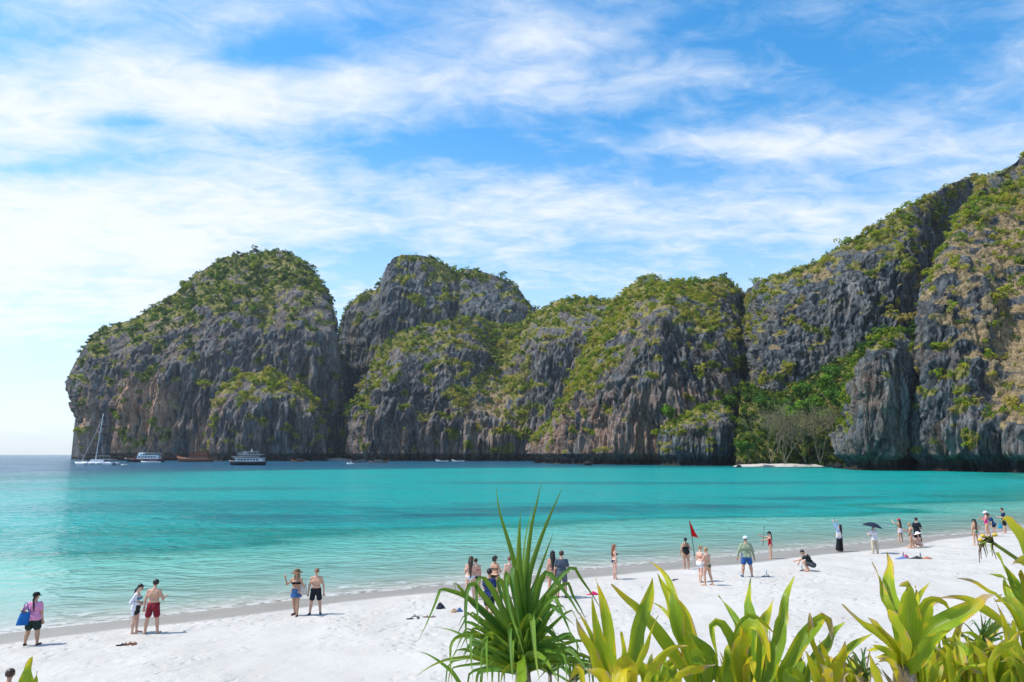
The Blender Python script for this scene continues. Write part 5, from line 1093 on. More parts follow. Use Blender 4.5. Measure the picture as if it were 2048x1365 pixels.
# leaf pair poking up at the lower left
lily('two leaf tips poking up at the lower left corner', 58, 3.0, [([(62, 1315), (60, 1335), (56, 1360), (52, 1400)], 27, .3, .4, 0), ([(75, 1342), (73, 1360), (70, 1400)], 11, .3, .1, 0)])
# dried flower head on a leaning stalk
fl_ = tag(empty('lily_flower_stalk', P(2085, 1165, 3.6)), 'withered flower head drooping from a leaning green stalk at the right', 'flower')
M_STALK = simple('stalk_green', (0.16, 0.22, 0.03), .5, .3); M_WITHER = simple('withered', (0.10, 0.07, 0.035), .9, .1, .5, 30)
stem(fl_, [(2090, 1160, 3.6), (2048, 1128, 3.55), (2010, 1102, 3.5), (1986, 1086, 3.5)], [.010, .010, .009, .008], M_STALK, 'stalk', 8)
rg = random.Random(3)
for k in range(22):
    a = rg.uniform(-.4, 3.6); x1 = 1972 + math.cos(a) * 14; y1 = 1086 - abs(math.sin(a)) * 10; dr = rg.uniform(5, 42) if k < 14 else rg.uniform(-12, 4)
    pt = [P(1986, 1087, 3.5), P((1986 + x1) / 2, y1 - 2, 3.5 + rg.uniform(-.04, .04)), P(x1, y1 + dr * .4, 3.5 + rg.uniform(-.06, .06)), P(x1 + rg.uniform(-4, 8), y1 + dr, 3.5 + rg.uniform(-.06, .06))]
    o = MB().tube(pt, [.004, .004, .003, .0015], 5).build('withered_petal', M_WITHER if k % 3 else M_STALK, None, True); put(fl_, o)
M_BUD = simple('seed_bud', (.60, .42, .06), .5, .3)
for x, y in ((1961, 1081), (1990, 1071), (1966, 1073)):
    q = P(x, y, 3.48); o = MB().tube([q + Vector((-.012, 0, 0)), q + Vector((-.006, 0, .002)), q + Vector((.006, 0, .002)), q + Vector((.012, 0, 0))], [.003, .009, .009, .003], 8).build('seed_bud', M_BUD, None, True); put(fl_, o)
# small dark fan-leaved plants between the lilies
for px, py, Y, n, sz, lab in ((1722, 1345, 4.9, 26, 78, 'small dark green fan-leaved plant between the lilies'), (1962, 1270, 4.6, 22, 80, 'dark narrow-leaved plant behind the lilies on the right'), (1100, 1330, 5.0, 22, 95, 'narrow-leaved bush behind the right side of the screw pine'), (1150, 1345, 5.0, 18, 80, 'thin-leaved undergrowth between screw pine and lily')):
    r = tag(plant('fan_plant', '', '', px, Y), lab, 'plant', 'small undergrowth plants'); rg = random.Random(px)
    sps = []
    for k in range(n):
        a = rg.uniform(-1.35, 1.35); ln = sz * rg.uniform(.6, 1.0); bx = px + rg.uniform(-14, 14); by = py + rg.uniform(0, 22); kx, ky = bx + math.sin(a) * ln * .75, by - math.cos(a) * ln * .85
        sps.append(([(kx + math.sin(a) * ln * .35, ky + ln * .30 * abs(a)), (kx, ky), (bx + math.sin(a) * ln * .35, by - math.cos(a) * ln * .5), (bx, by)], rg.uniform(4, 7), rg.uniform(0, .5), rg.choice([0, 0, .4]), rg.uniform(-.3, .3)))
    dress(r, sps, Y, M_FAN, 'strap', n=10, fold=.5)
    mb = MB(); mb.tube([r.location - Vector((0, 0, .05)), P(px, py + 10, Y)], [.02, .012], 7); put(r, mb.build('stalk', M_TRUNK, None, True))
# dry grass tufts in the corner
rg = np.random.RandomState(9); V = []; F = []
for k in range(1500):
    x, y = rg.uniform(1.2, 4.2), rg.uniform(2.9, 5.0); z = zland(x, y) if k % 6 == 0 else z + rg.uniform(-.01, .01)
    hgt_ = rg.uniform(.08, .26); d = rg.normal(size=2) * .10; w = .003; j = len(V); cx, cy = x + rg.normal() * .08, y + rg.normal() * .08
    V += [(cx - w, cy, z - .03), (cx + w, cy, z - .03), (cx + d[0] * .5 + w, cy + d[1] * .5, z + hgt_ * .7), (cx + d[0], cy + d[1], z + hgt_)]; F.append((j, j + 1, j + 2, j + 3))
tag(mesh('dry_grass', V, F, simple('dry_grass', (.42, .33, .18), .9, .1, .35, 20, transl=.3)), 'dry straw-coloured grass at the foot of the lilies', 'grass', kind='stuff')
# ---------------------------------------------------------------- things people carry or left on the sand
def bag(name, label, top, w, h, d, col, strap=.28, lean=0.0, rz=0.0):
    r = tag(empty(name, top, rz), label, 'bag')
    V = []; n = 8
    for i in range(n + 1):
        q = i / n; ww = w * (.86 + .14 * q) / 2; dd = d * (.25 + .75 * math.sin(q * math.pi * .62)) / 2
        for a, b in ((-1, -1), (-.5, -1.15), (.5, -1.15), (1, -1), (1.04, 0), (1, 1), (.5, 1.15), (-.5, 1.15), (-1, 1), (-1.04, 0)): V.append((a * ww + lean * q, b * dd, -q * h))
    F = [(i * 10 + j, i * 10 + (j + 1) % 10, (i + 1) * 10 + (j + 1) % 10, (i + 1) * 10 + j) for i in range(n) for j in range(10)] + [tuple(n * 10 + j for j in range(10))]
    mesh('bag_body', V, F, cloth(col), r)
    if strap:
        for s in (-1, 1):
            MB().tube([(-w * .3, s * d * .12, -.01), (-w * .12, s * d * .05, strap * .8), (0, 0, strap), (w * .12, s * d * .05, strap * .8), (w * .3, s * d * .12, -.01)], .009, 6).build('strap', cloth(col), r, True)
    return r
def near(px, py, Y, dz=0): return P(px, py, Y)
Y1 = p1.location.y
bag('tote_bag', 'blue tote bag on the shoulder of the woman in pink', P(51, 1226, Y1 - .20), .32, .36, .10, (.012, .11, .36), .32, -.06, R(8))
bag('tote_bag', 'pale cloth tote bag held by the woman in denim skirt', P(607, 1170, p4.location.y - .02), .26, .34, .09, (.52, .46, .42), .26)
bag('shoulder_bag', 'white bag on the hip of the woman with raised arms', P(1677, 1065, p21.location.y - .24), .32, .32, .10, (.66, .60, .56), .34)
bag('beach_bag', 'bright blue bag held by the bending person in navy', P(2000, 1049, p29.location.y - .15), .26, .28, .12, (.03, .33, .50), .22)
# red warning flag
fb = G(1391, 1117, -0.02); ft = P(1378, 1041, fb.y)
fg = tag(empty('warning_flag', fb), 'red triangular flag on a thin leaning pole at the water line', 'flag')
ax_ = ft - fb
MB().tube([(0, 0, -.3), tuple(ax_ * .5), tuple(ax_)], [.024, .022, .018], 8).build('pole', simple('pole_wood', (.09, .10, .07), .8, .2), fg, True)
V = []; nq = 12
for i in range(nq + 1):
    q = i / nq; p0 = ax_ * (1 - .42 * q)
    for j in range(5):
        u = j / 4; wd = .03 + .40 * q ** 1.15
        V.append(p0 + Vector((u * wd * .95, .10 * math.sin(u * 5 + q * 4) * u * q, -.10 * u * q)))
mesh('flag_cloth', V, grid_faces(nq + 1, 5), simple('flag_red', (.62, .010, .012), .7, .2, .1, 6, transl=.35), fg)
# dark umbrella
uc = P(1745, 1050, p22.location.y - .05); um = tag(empty('umbrella', uc), 'dark navy umbrella held over the person in white', 'umbrella')
M_UMB = cloth((.016, .022, .045)); ntilt = Matrix.Rotation(R(12), 3, 'Y')
for k in range(8):
    a0, a1 = k * math.pi / 4, (k + 1) * math.pi / 4; V = []
    for i in range(7):
        q = i / 6
        for j in range(5):
            a = a0 + (a1 - a0) * j / 4; sag = 1 - .05 * math.sin(math.pi * j / 4) * q
            V.append(ntilt @ Vector((.56 * q * sag * math.cos(a), .56 * q * sag * math.sin(a), .14 - .26 * q ** 2.0)))
    mesh('canopy_panel', V, grid_faces(7, 5), M_UMB, um)
    MB().tube([ntilt @ Vector((.56 * q * math.cos(a0), .56 * q * math.sin(a0), .132 - .26 * q * q)) for q in (0, .35, .7, 1)], .004, 5).build('rib', M_DARK, um, True)
MB().tube([ntilt @ Vector((0, 0, .17)), ntilt @ Vector((0, 0, -.45)), ntilt @ Vector((0, 0, -.72))], .008, 6).build('shaft', M_DARK, um, True)
MB().tube([ntilt @ Vector((0, 0, -.72)), ntilt @ Vector((0, 0, -.80)), ntilt @ Vector((.03, 0, -.83))], .014, 6).build('handle', M_DARK, um, True)
# pole held by the woman in the red swimsuit
yq = p19.location.y - .05; a_, b_ = P(1528.5, 1056, yq), P(1526, 1094, yq); po = tag(empty('camera_pole', b_), 'black pole held upright by the woman in the red swimsuit', 'pole')
MB().tube([(0, 0, 0), tuple((a_ - b_) * .45)], .014, 8).build('grip', M_DARK, po, True); MB().tube([tuple((a_ - b_) * .45), tuple(a_ - b_)], .010, 8).build('rod', M_DARK, po, True)
MB().box(tuple((a_ - b_) * 1.0 + Vector((0, 0, .02))), (.05, .04, .06)).build('camera', M_DARK, po)
# sandals and small belongings
def sandal(px, py, col, rz, label, group, ln=.26):
    b = onsand(px, py); r = tag(empty('sandal', b + Vector((0, 0, .012)), rz), label, 'sandal', group); V = []; n = 14
    for z in (-.004, .020):
        for j in range(n):
            a = 2 * math.pi * j / n; V.append((ln / 2 * math.cos(a), (.045 + .008 * math.cos(a)) * math.sin(a), z))
    F = [tuple(range(n))[::-1], tuple(range(n, 2 * n))] + [(j, (j + 1) % n, n + (j + 1) % n, n + j) for j in range(n)]
    mesh('sole', V, F, cloth(col, .7), r, False)
    MB().tube([(.02, -.05, .012), (.05, -.02, .055), (.05, .02, .055), (.02, .05, .012)], .012, 6).build('strap', cloth(tuple(c * .7 for c in col), .7), r, True)
    return r
for px, py, col, rz, lab, gr in ((241, 1292, (.03, .03, .035), .3, 'dark sandal lying below the man in red shorts, leftmost of four', 'dark sandals'), (249, 1291, (.03, .03, .035), -.2, 'dark sandal lying between its twin and the brown sandals', 'dark sandals'),
        (258, 1290, (.22, .08, .04), 1.2, 'brown sandal next to the dark pair, left of the two', 'brown sandals'), (268, 1290, (.22, .08, .04), 1.5, 'brown sandal at the right end of the four below the man', 'brown sandals'),
        (820, 1239, (.05, .05, .06), .2, 'dark flat shoe nearest to us in the left shoe heap', 'grey shoes left on the sand'), (828, 1234, (.30, .28, .27), 1.0, 'pale grey shoe at the back of the left shoe heap', 'grey shoes left on the sand'), (836, 1237, (.07, .07, .08), 1.6, 'dark shoe at the right of the left shoe heap', 'grey shoes left on the sand'),
        (852, 1235, (.33, .22, .18), .1, 'flat pale sandal right of the shoe heap, the left one', 'pale sandals'), (864, 1235, (.33, .22, .18), .1, 'flat pale sandal right of the shoe heap, the right one', 'pale sandals'),
        (1346, 1162, (.06, .06, .07), .4, 'grey sandal behind the lily leaf tip, nearer one', 'sandals near the lily tip'), (1352, 1160, (.06, .06, .07), -.5, 'grey sandal behind the lily leaf tip, farther one', 'sandals near the lily tip'),
        (1604, 1142, (.05, .06, .07), .2, 'dark sandal by the bottle before the squatting man', 'sandals by the squatting man'), (1613, 1141, (.05, .06, .07), -.4, 'dark sandal closest to the feet of the squatting man', 'sandals by the squatting man'),
        (1528, 1154, (.18, .24, .32), .3, 'pale blue sandal right of the man in sage, left one', 'pale blue sandals'), (1535, 1154, (.18, .24, .32), -.1, 'pale blue sandal right of the man in sage, right one', 'pale blue sandals')):
    sandal(px, py, col, rz, lab, gr)
def heap(name, label, cat, px, py, w, d, h, col, seed):
    b = onsand(px, py); rg = np.random.RandomState(seed); n, m_ = 18, 9; V = []
    for i in range(m_):
        q = i / (m_ - 1)
        for j in range(n):
            a = 2 * math.pi * j / n; r_ = (1 - q) ** .6 if i else 1.0; k = 1 + .28 * math.sin(3 * a + seed) * (1 - q) + .10 * rg.normal()
            V.append((w / 2 * r_ * k * math.cos(a), d / 2 * r_ * k * math.sin(a), h * q * (1 + .25 * math.sin(2 * a + seed)) - .01))
    F = [(i * n + j, i * n + (j + 1) % n, (i + 1) * n + (j + 1) % n, (i + 1) * n + j) for i in range(m_ - 1) for j in range(n)]
    o = mesh(name, V, F, cloth(col)); o.location = b; tag(o, label, cat); return o
heap('backpack', 'small dark bag lying on the sand left of the screw pine', 'bag', 880, 1218, .36, .26, .20, (.03, .035, .05), 1)
heap('folded_clothes', 'tan heap of clothes beside the boy in navy', 'clothes', 908, 1225, .30, .24, .12, (.36, .24, .15), 2)
heap('folded_clothes', 'blue heap of clothes touching the tan heap', 'clothes', 919, 1224, .28, .22, .13, (.04, .10, .26), 3)
heap('towel', 'crumpled crimson towel between screw pine and lily', 'towel', 1187, 1190, .55, .25, .13, (.55, .02, .12), 4)
heap('towel', 'blue and pink towel heap, left of the two heaps by the sitting group', 'towel', 1805, 1118, .75, .35, .14, (.16, .24, .45), 5)
heap('towel', 'dark towel heap with pale edge, right of the two heaps by the sitting group', 'towel', 1834, 1118, .8, .35, .14, (.045, .045, .055), 6)
heap('towel', 'orange-brown towel at the end of the dark heap', 'towel', 1854, 1118, .6, .3, .10, (.42, .17, .10), 7)
heap('swim_fin', 'low reddish bundle at the right end of the heaps', 'bundle', 1812, 1116, .3, .2, .16, (.45, .10, .16), 8)
def bottle(px, py, col, label):
    b = onsand(px, py); r = tag(empty('bottle', b), label, 'bottle')
    MB().tube([(0, 0, 0), (0, 0, .01), (0, 0, .15), (0, 0, .19), (0, 0, .22)], [.03, .034, .034, .022, .013], 12).build('bottle_body', simple('bottle', col, .15, .5, .05, 5, transl=.3), r, True)
    MB().tube([(0, 0, .22), (0, 0, .245)], [.015, .015], 10).build('cap', cloth((.05, .2, .5), .4), r, True)
bottle(1604, 1138, (.45, .5, .55), 'small bottle standing in front of the squatting man'); bottle(1533, 1151, (.45, .55, .65), 'clear bottle with blue cap right of the man in sage')
bottle(1807, 1113, (.25, .2, .3), 'bottle standing behind the blue and pink heap'); bottle(1841, 1114, (.15, .2, .3), 'bottle standing behind the dark towel heap')
# person at the very lower left, only head and shoulder in the picture
gx = P(14, 1390, 15.6).x; gb = Vector((gx, 15.6, zland(gx, 15.6)))
person('person in white shirt with dark hair sitting, cut by the lower left corner', 8, 1390, 1330, 20, female=True, skin='tan', hair=('brown', 'short'), tops=[('loose', (.66, .66, .70)), ('shorts', BLACK)], at_=gb, hgt=1.66, sit=-.02, lean=(0, .10, 1), head=(0, .2, 1),
       legs=((-.15, .85, .55), (.0, .6, -1), (.15, .9, .35), (.0, .75, -.8)), arms=((-.2, .6, -.7), (.2, .9, .1), (.2, .6, -.7), (-.2, .9, .2)))

# ---------------------------------------------------------------- boats
def hullmesh(name, Lg, B, D, mat, parent, bowup=.5, y0=0.0, draft=.5, stern=.85, n=22, m_=7, sheer=.0):
    """bow towards -x; keel below the water"""
    V = []
    for i in range(n + 1):
        q = i / n; x = (q - .5) * Lg; wid = (math.sin(min(1, q / .45) * math.pi / 2) ** .8) * (1 - (1 - stern) * max(0, (q - .6) / .4)); top = D + bowup * (1 - min(1, q / .5)) ** 2 + sheer * max(0, q - .7)
        for j in range(m_):
            u = j / (m_ - 1) * 2 - 1; a = abs(u); yy = math.copysign(a ** .55, u) * B / 2 * max(wid, .02); zz = -draft + (top + draft) * a ** 1.6
            V.append((x - (.06 * Lg * (zz + draft) / (D + draft)) * (1 - q) ** 3, y0 + yy, zz))
    F = [tuple(r) for r in grid_faces(n + 1, m_)[:, ::-1]]
    F += [(i * m_ + m_ - 1, i * m_, (i + 1) * m_, (i + 1) * m_ + m_ - 1) for i in range(n)] + [tuple(n * m_ + j for j in range(m_))]
    return mesh(name, V, F, mat, parent)
M_BW = simple('boat_white', (.72, .74, .76), .4, .4, .05, 1.0); M_BD = simple('boat_dark', (.012, .016, .026), .4, .4, .1, 1); M_BG = simple('boat_window', (.015, .025, .04), .15, .6); M_BR = simple('boat_red', (.42, .05, .04), .5, .3)
M_BWD = simple('boat_wood', (.24, .10, .06), .7, .2, .3, 2.0); M_BT = simple('boat_teal', (.05, .25, .28), .5, .3); M_BALU = simple('mast', (.55, .60, .66), .35, .5); M_BP = simple('boat_pale', (.62, .60, .55), .5, .3)
def boat(name, label, px, py, rz=0.0, group='boats moored in the bay'):
    return tag(empty(name, G(px, py, 0.0), R(rz)), label, 'boat', group)
def rail(parent, x0, x1, y, z, n, h=.9, mat=M_BW, name='railing'):
    mb = MB(); mb.tube([(x0, y, z + h), (x1, y, z + h)], .04, 5); mb.tube([(x0, y, z + h * .55), (x1, y, z + h * .55)], .025, 5)
    for i in range(n + 1): mb.tube([(x0 + (x1 - x0) * i / n, y, z), (x0 + (x1 - x0) * i / n, y, z + h)], .03, 5)
    o = mb.build(name, mat, parent, True); return o
def windows(parent, xs_, y, z, w, h, mat=M_BG):
    for x in xs_:
        for s in (-1, 1): MB().box((x, s * y, z), (w, .06, h)).build('window', mat, parent)
# catamaran
c = boat('sailing_catamaran', 'white sailing catamaran with tall mast off the headland', 196, 931.5, 4)
for s in (-1, 1): h_ = hullmesh('hull', 18.5, 2.2, 1.7, M_BW, c, .35, s * 3.6, stern=.8); [MB().box((x, s * 3.6 - 1.08, 1.0), (2.0, .10, .35)).build('window', M_BG, h_) for x in (-4, -.5, 3)]
MB().box((1.5, 0, 1.6), (12.5, 6.4, .7)).build('bridge_deck', M_BW, c); cb = MB().box((.5, 0, 2.5), (8.0, 5.6, 1.3), None, .80).build('cabin', M_BW, c); MB().box((.5, 0, 2.55), (8.1, 5.1, .5), None, .9).build('window', M_BG, cb)
MB().box((2.5, 0, 3.35), (11.5, 5.4, .16)).build('roof', M_BW, c); MB().box((2.0, 0, 5.2), (5.6, 4.2, .14)).build('bimini', M_BW, c)
for x, y in ((-.5, -1.9), (-.5, 1.9), (4.6, -1.9), (4.6, 1.9)): MB().tube([(x, y, 3.3), (x, y, 5.2)], .05, 6).build('bimini_post', M_BALU, c)
MB().tube([(-1.6, 0, 3.2), (-.8, 0, 15), (.2, 0, 28.5)], [.24, .20, .12], 8).build('mast', M_BALU, c, True); MB().tube([(-1.4, 0, 5.9), (6.5, 0, 6.3)], [.26, .22], 8).build('boom', M_BD, c, True)
MB().tube([(-9.0, 0, 1.8), (-.4, 0, 24)], .07, 5).build('forestay', M_BALU, c); MB().tube([(-8.6, -3.5, 1.7), (-8.6, 3.5, 1.7)], .12, 6).build('crossbeam', M_BALU, c)
for s in (-1, 1): MB().tube([(.5, s * 4.4, 1.7), (-.3, 0, 22)], .035, 5).build('shroud', M_BALU, c)
rail(c, -8.5, 8.5, -4.6, 1.75, 10, .7)
d_ = boat('dinghy', 'tiny pale dinghy right of the catamaran', 249, 931, 5); hullmesh('hull', 3.4, 1.5, .5, M_BP, d_, .15); MB().box((.4, 0, .42), (.3, 1.2, .06)).build('thwart', M_BW, d_)
# white day boat
c = boat('tour_boat', 'white tour boat with red bow and long roof below the headland', 291, 924.5, 3)
hullmesh('hull', 28, 6.2, 2.0, M_BD, c, 1.3); MB().box((2, 0, 2.15), (22, 5.9, .35)).build('gunwale', M_BR, c); cb = MB().box((2.5, 0, 4.0), (17, 5.2, 3.2), None, .94).build('cabin', M_BW, c); windows(cb, [-4 + 2.4 * k for k in range(6)], 2.6, 4.0, 1.6, .9)
MB().box((4.5, 0, 6.4), (17, 5.6, .25)).build('roof', M_BW, c); MB().box((-3.5, 0, 6.4), (4, 4.0, 2.0), None, .8).build('wheelhouse', M_BW, c); MB().tube([(-3, 0, 7.3), (-3, 0, 10)], .08, 6).build('mast', M_BALU, c); rail(c, -2, 13, -2.7, 6.5, 8, .9); MB().box((-11.5, 0, 3.0), (4.5, 3, .5)).build('bow_deck', M_BR, c)
t2 = boat('tender', 'low white tender alongside the white tour boat', 303, 926, 5); hullmesh('hull', 13, 2.6, .9, M_BW, t2, .4); MB().box((1, 0, 1.6), (5, 1.9, .12)).build('canopy', M_BW, t2)
for x in (-1.2, 3.2): MB().tube([(x, 0, .6), (x, 0, 1.6)], .06, 6).build('canopy_post', M_BALU, t2)
# wooden junk
c = boat('wooden_boat', 'reddish wooden pleasure boat with bowsprit and two masts', 392, 924, 2)
hullmesh('hull', 27, 6.4, 2.6, M_BWD, c, 1.9, sheer=2.0); MB().box((2.5, 0, 4.0), (16, 5.2, 2.6), None, .95).build('cabin', M_BWD, c); MB().box((3, 0, 5.5), (17.5, 5.8, .25)).build('deck_roof', M_BR, c); MB().box((4.5, 0, 6.7), (10, 4.6, 2.0), None, .95).build('upper_cabin', M_BWD, c); MB().box((4.5, 0, 7.9), (12, 5.2, .22)).build('upper_roof', M_BWD, c)
windows(c, [-4, -1.5, 1, 3.5, 6, 8.5], 2.62, 4.1, 1.2, .8); MB().tube([(-12.5, 0, 4.2), (-19.5, 0, 6.6)], [.22, .10], 7).build('bowsprit', M_BWD, c)
for x, h_ in ((-4, 19), (6, 16)): MB().tube([(x, 0, 2), (x, 0, h_)], [.2, .1], 7).build('mast', M_BWD, c)
rail(c, -4, 11, -2.8, 5.6, 9, .9, M_BWD)
# dark ferry
c = boat('motor_yacht', 'black-hulled motor yacht with two white decks, largest boat in the middle', 496, 931, 3)
hullmesh('hull', 18.6, 5.6, 2.1, M_BD, c, .7, stern=.95); cb = MB().box((1.0, 0, 3.0), (15.2, 4.9, 1.7), None, .97).build('main_cabin', M_BW, c); windows(cb, [-4.6 + 1.7 * k for k in range(7)], 2.45, 3.1, 1.25, .85); MB().box((.6, 0, 4.0), (17.0, 5.5, .22)).build('main_roof', M_BW, c)
for k in range(7): MB().tube([(-6 + 2.1 * k, -2.6, 2.1), (-6 + 2.1 * k, -2.6, 4.0)], .06, 6).build('deck_post', M_BW, c)
cb = MB().box((1.5, 0, 5.0), (11, 4.2, 1.4), None, .96).build('upper_cabin', M_BG, c); MB().box((1.2, 0, 5.85), (13.5, 5.0, .22)).build('upper_roof', M_BW, c)
for x in (-2.6, -1.2): MB().tube([(x, -1.6, 5.9), (x + .7, -1.6, 7.4)], .10, 6).build('flybridge_post', M_BW, c)
MB().box((1.0, 0, 7.5), (7.6, 3.8, .18)).build('flybridge_roof', M_BW, c); MB().tube([(1.6, 0, 7.5), (1.6, 0, 9.4)], [.16, .05], 6).build('radar_mast', M_BW, c); MB().tube([(1.6, -.7, 8.2), (1.6, .7, 8.2)], .22, 8).build('radar', M_BW, c, True)
rail(c, -8.6, 7.0, -2.65, 4.15, 9, .8); rail(c, -5, 7, -2.4, 6.0, 7, .8)
# longtail boats
def longtail(px, py, Lg, rz, label, canopy, hullm):
    c = boat('longtail_boat', label, px, py, rz, 'longtail boats near the cliff foot'); V = []; n = 20
    hullmesh('hull', Lg, Lg * .17, .65, hullm, c, 1.1, draft=.3, stern=.6, sheer=.9)
    MB().tube([(-Lg * .5, 0, .9), (-Lg * .56, 0, 1.9), (-Lg * .575, 0, 2.7)], [.16, .12, .07], 7).build('prow', M_BWD, c, True); MB().tube([(-Lg * .56, 0, 1.75), (-Lg * .565, 0, 2.2)], .2, 8).build('ribbon', M_BR, c, True)
    MB().box((.3, 0, 2.0), (Lg * .42, Lg * .15, .12)).build('canopy', canopy, c)
    for x in (-Lg * .17, Lg * .22):
        for s in (-1, 1): MB().tube([(x, s * Lg * .065, .5), (x, s * Lg * .065, 2.0)], .05, 5).build('canopy_post', M_BWD, c)
    MB().box((Lg * .40, 0, 1.2), (.8, .5, .6)).build('engine', M_BD, c); MB().tube([(Lg * .42, 0, 1.2), (Lg * .68, 0, .15)], .06, 5).build('tail_shaft', M_BALU, c)
longtail(598, 924, 11, 4, 'pale longtail boat left of the far cove beach', M_BP, M_BWD); longtail(722, 925, 14, -3, 'dark longtail boat, left of the pair before the middle cliff', M_BT, M_BD); longtail(757, 926, 12.5, 178, 'longtail boat with white canopy, right of the pair before the middle cliff', M_BW, M_BWD)
longtail(885, 923.5, 9.5, 5, 'longtail boat with red prow, left of two at the middle cliff foot', M_BWD, M_BW); longtail(917, 923.5, 9.5, 3, 'longtail boat with pale canopy, right of two at the middle cliff foot', M_BT, M_BW)
d_ = boat('dinghy', 'tiny white motor boat left of the longtail pair', 701, 928.5, 5); hullmesh('hull', 4.2, 1.6, .6, M_BW, d_, .2); MB().box((.3, 0, 1.0), (.9, .8, .9), None, .8).build('console', M_BW, d_)

# ---------------------------------------------------------------- cove: small beaches and trees
def strand(name, label, px0, px1, pyw, Y1, ztop):
    a, b = G(px0, pyw, 0), G(px1, pyw, 0); V = []; n, m_ = 40, 8
    for i in range(n + 1):
        q = i / n; w = a.lerp(b, q); bay = math.sin(q * math.pi)
        for j in range(m_):
            u = j / (m_ - 1); V.append((w.x * (1 + (Y1 / w.y - 1) * u), w.y + (Y1 - w.y) * u + (1 - u) * (1 - bay) * 6, -.6 + (ztop * (.25 + .75 * bay ** .5) + .6) * u ** 1.3 + .25 * float(pn(np.array([w.x * .3]), np.array([u * 3.]), np.array([0.]), 4)[0])))
    o = mesh(name, V, grid_faces(n + 1, m_), M_SAND, attrs={'wet': np.zeros((n + 1) * m_)}); tag(o, label, kind='structure')
strand('cove_beach', 'thin pale beach at the foot of the wooded slope', 1468, 1662, 934.2, 352, 1.4)
strand('cove_beach', 'sliver of pale beach between headland and middle cliff', 645, 704, 922.0, 690, 2.5)
M_BARK = simple('pale_bark', (.23, .185, .125), .9, .1, .25, 3.0); M_BARK2 = simple('bark', (.16, .12, .09), .9, .1, .25, 3.0)
def grow(mb, p, d, ln, r, lev, rg, tips, spread=.6, up=.15):
    pts = [p]; q = p.copy(); dd = d.copy()
    for i in range(3):
        dd = (dd + Vector((rg.gauss(0, .16), rg.gauss(0, .16), rg.gauss(0, .10) + up * .3))).normalized(); q = q + dd * ln / 3; pts.append(q.copy())
    mb.tube(pts, [r, r * .88, r * .76, r * .62], 5 if lev else 7, cap=False)
    tips.append((q.copy(), lev))
    if lev <= 0: return
    for k in range(3 if lev > 1 else 4):
        a = rg.uniform(0, 6.28); nd = (dd + Vector((math.cos(a), math.sin(a), rg.uniform(-.1, .35))) * spread * rg.uniform(.7, 1.3)).normalized()
        grow(mb, pts[rg.choice([2, 3, 3])], nd, ln * rg.uniform(.62, .82), r * .58, lev - 1, rg, tips, spread, up)
def leafcloud(cent, rad, n, ls, seed):
    rg = np.random.RandomState(seed); cent = np.asarray(cent); k = rg.randint(0, len(cent), n); d = rg.normal(size=(n, 3)); d /= np.linalg.norm(d, axis=1)[:, None]
    p = cent[k] + d * (rad * (.55 + .5 * rg.rand(n)))[:, None] * [1, 1, .7]; nr = d + rg.normal(size=(n, 3)) * .5; nr /= np.linalg.norm(nr, axis=1)[:, None]
    a = np.cross(nr, rg.normal(size=(n, 3))); a /= np.linalg.norm(a, axis=1)[:, None]; b = np.cross(nr, a); s = (ls * (.6 + .8 * rg.rand(n)))[:, None]
    V = np.stack([p - a * s, p - b * s * .6, p + a * s, p + b * s * .6], 1).reshape(-1, 3); return V, np.arange(n * 4).reshape(n, 4)
M_TL = {k: simple('tree_leaves', c, .6, .15, .45, .25, transl=.4) for k, c in {'bright': (.13, .26, .018), 'green': (.075, .17, .018), 'olive': (.16, .19, .03), 'grey': (.20, .20, .09)}.items()}
def ftree(label, px, py, Y, hpx, kind, seed, bare=False, group=None):
    """tree whose foot shows at (px, py) at distance Y and that stands hpx photo pixels tall"""
    b = P(px, py, Y); Ht = hpx / FPX * Y; rg = random.Random(seed); r = tag(empty('bare_tree' if bare else 'tree', b), label, 'tree', group)
    mb = MB(); tips = []
    for s in range(rg.choice([3, 4]) if bare else 1):
        grow(mb, Vector((0, 0, -.6)), Vector((rg.uniform(-.5, .5) if bare else rg.uniform(-.1, .1), rg.uniform(-.4, .4) if bare else 0, 1)).normalized(), Ht * (.50 if bare else .45), Ht * (.011 if bare else .022), 4 if bare else 2, rg, tips, .75 if bare else .6)
    tr = mb.build('trunk', M_BARK if bare else M_BARK2, r, True)
    if bare:
        cs = [tuple(q) for q, l in tips if l == 0]; V, F = leafcloud(cs[:: 3] or cs, Ht * .075, 700, Ht * .016, seed); mesh('crown', V, F, M_TL['grey'], r, False)
    else:
        cs = [tuple(q) for q, l in tips if l <= 1]; V, F = leafcloud(cs, Ht * .17, 900, Ht * .042, seed); mesh('crown', V, F, M_TL[kind], r, False)
for i, (px, py, Y, h_, lab) in enumerate(((1570, 926, 333, 96, 'largest bare pale tree in the middle of the small beach'), (1640, 925, 331, 88, 'bare pale tree at the right end of the small beach'), (1612, 924, 336, 80, 'bare pale tree between the two biggest at the small beach'), (1542, 923, 337, 78, 'bare pale tree left of the biggest one at the small beach'))):
    ftree(lab, px, py, Y, h_, '', 40 + i, True, 'bare trees at the small beach')
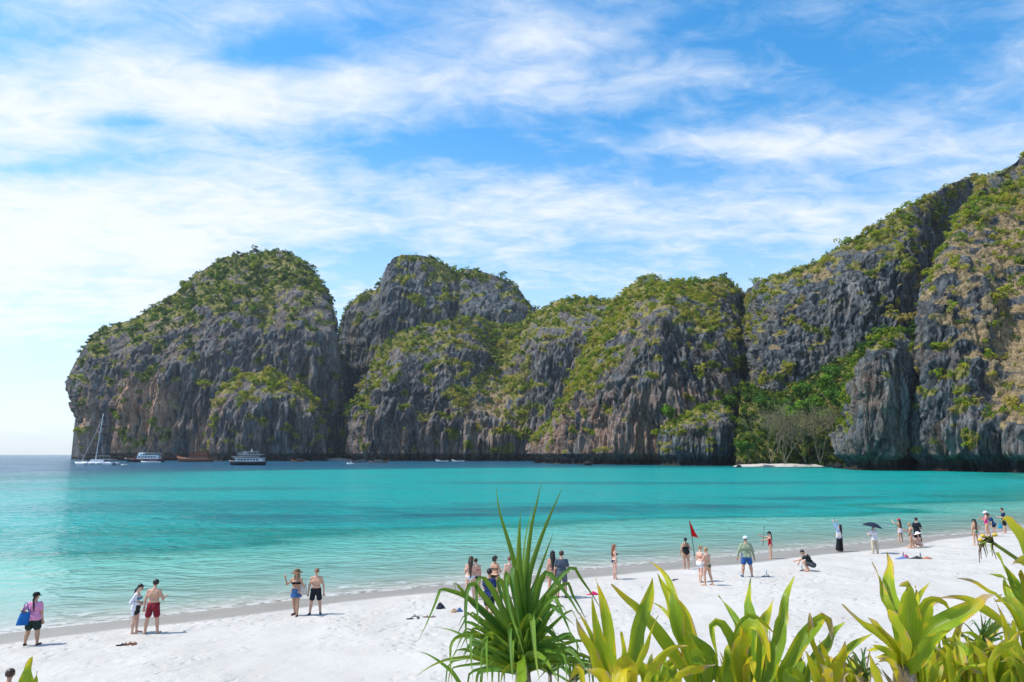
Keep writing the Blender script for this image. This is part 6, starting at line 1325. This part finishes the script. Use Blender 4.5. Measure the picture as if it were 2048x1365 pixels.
TS = [(1498, 924, 345, 52, 'green', 'low green tree at the left end of the small beach'), (1518, 922, 343, 60, 'olive', 'olive tree behind the left end of the small beach'), (1555, 905, 352, 58, 'olive', 'olive tree right behind the biggest bare tree'), (1596, 880, 352, 66, 'bright', 'bright green tree above the middle of the small beach'),
      (1625, 860, 354, 70, 'bright', 'bright green tree high on the slope left of the rock tower'), (1650, 868, 346, 66, 'bright', 'bright green tree close to the rock tower, halfway up'), (1672, 840, 344, 62, 'green', 'green tree beside the rock tower shoulder'), (1640, 812, 362, 60, 'bright', 'small bright tree high above the beach trees'),
      (1605, 822, 366, 54, 'green', 'green tree high at the left edge of the wooded slope'), (1668, 786, 362, 60, 'green', 'topmost green tree behind the rock tower'), (1580, 850, 362, 50, 'green', 'green tree left above the bare trees'), (1535, 850, 372, 56, 'green', 'dark green tree in the gully left of the bare trees'),
      (1660, 905, 334, 50, 'olive', 'olive tree behind the right-hand bare tree'), (1430, 760, 408, 40, 'olive', 'olive tree on a ledge of the central cliff'), (1470, 850, 405, 62, 'green', 'dark green tree above the pale rock outcrop'), (1345, 860, 400, 52, 'bright', 'bright tree behind the left side of the rock outcrop')]
for i, (px, py, Y, h_, k, lab) in enumerate(TS): ftree(lab, px, py, Y, h_, k, 60 + i, group='green trees of the cove')
for i, (px, py, w, lab) in enumerate(((1662, 934, 16, 'dark boulder at the right end of the small beach'), (1676, 937, 20, 'big boulder at the foot of the rock tower'), (1176, 931, 18, 'boulder in the water at the central cliff foot'), (1478, 935, 10, 'small boulder at the left end of the small beach'))):
    b = G(px, py, 0); wm = w / FPX * b.y; n, m_ = 20, 12; V = []
    for a in range(m_ + 1):
        for c_ in range(n):
            th, ph = math.pi * a / m_, 2 * math.pi * c_ / n; v_ = Vector((math.sin(th) * math.cos(ph), math.sin(th) * math.sin(ph), math.cos(th) * .7)); k = 1 + .35 * float(fbm(np.array([v_.x * 1.6 + i * 9]), np.array([v_.y * 1.6]), np.array([v_.z * 1.6]), 3, i)[0]); V.append(v_ * wm * .5 * k)
    F = [(a * n + c_, (a + 1) * n + c_, (a + 1) * n + (c_ + 1) % n, a * n + (c_ + 1) % n) for a in range(m_) for c_ in range(n)]
    o = mesh('boulder', V, F, M_ROCK, attrs={'veg': np.zeros(len(V)), 'tan': np.zeros(len(V)), 'ochre': np.zeros(len(V)), 'flute': np.ones(len(V))}); o.location = b + Vector((0, 0, wm * .12)); tag(o, lab, 'boulder', 'boulders at the water line')
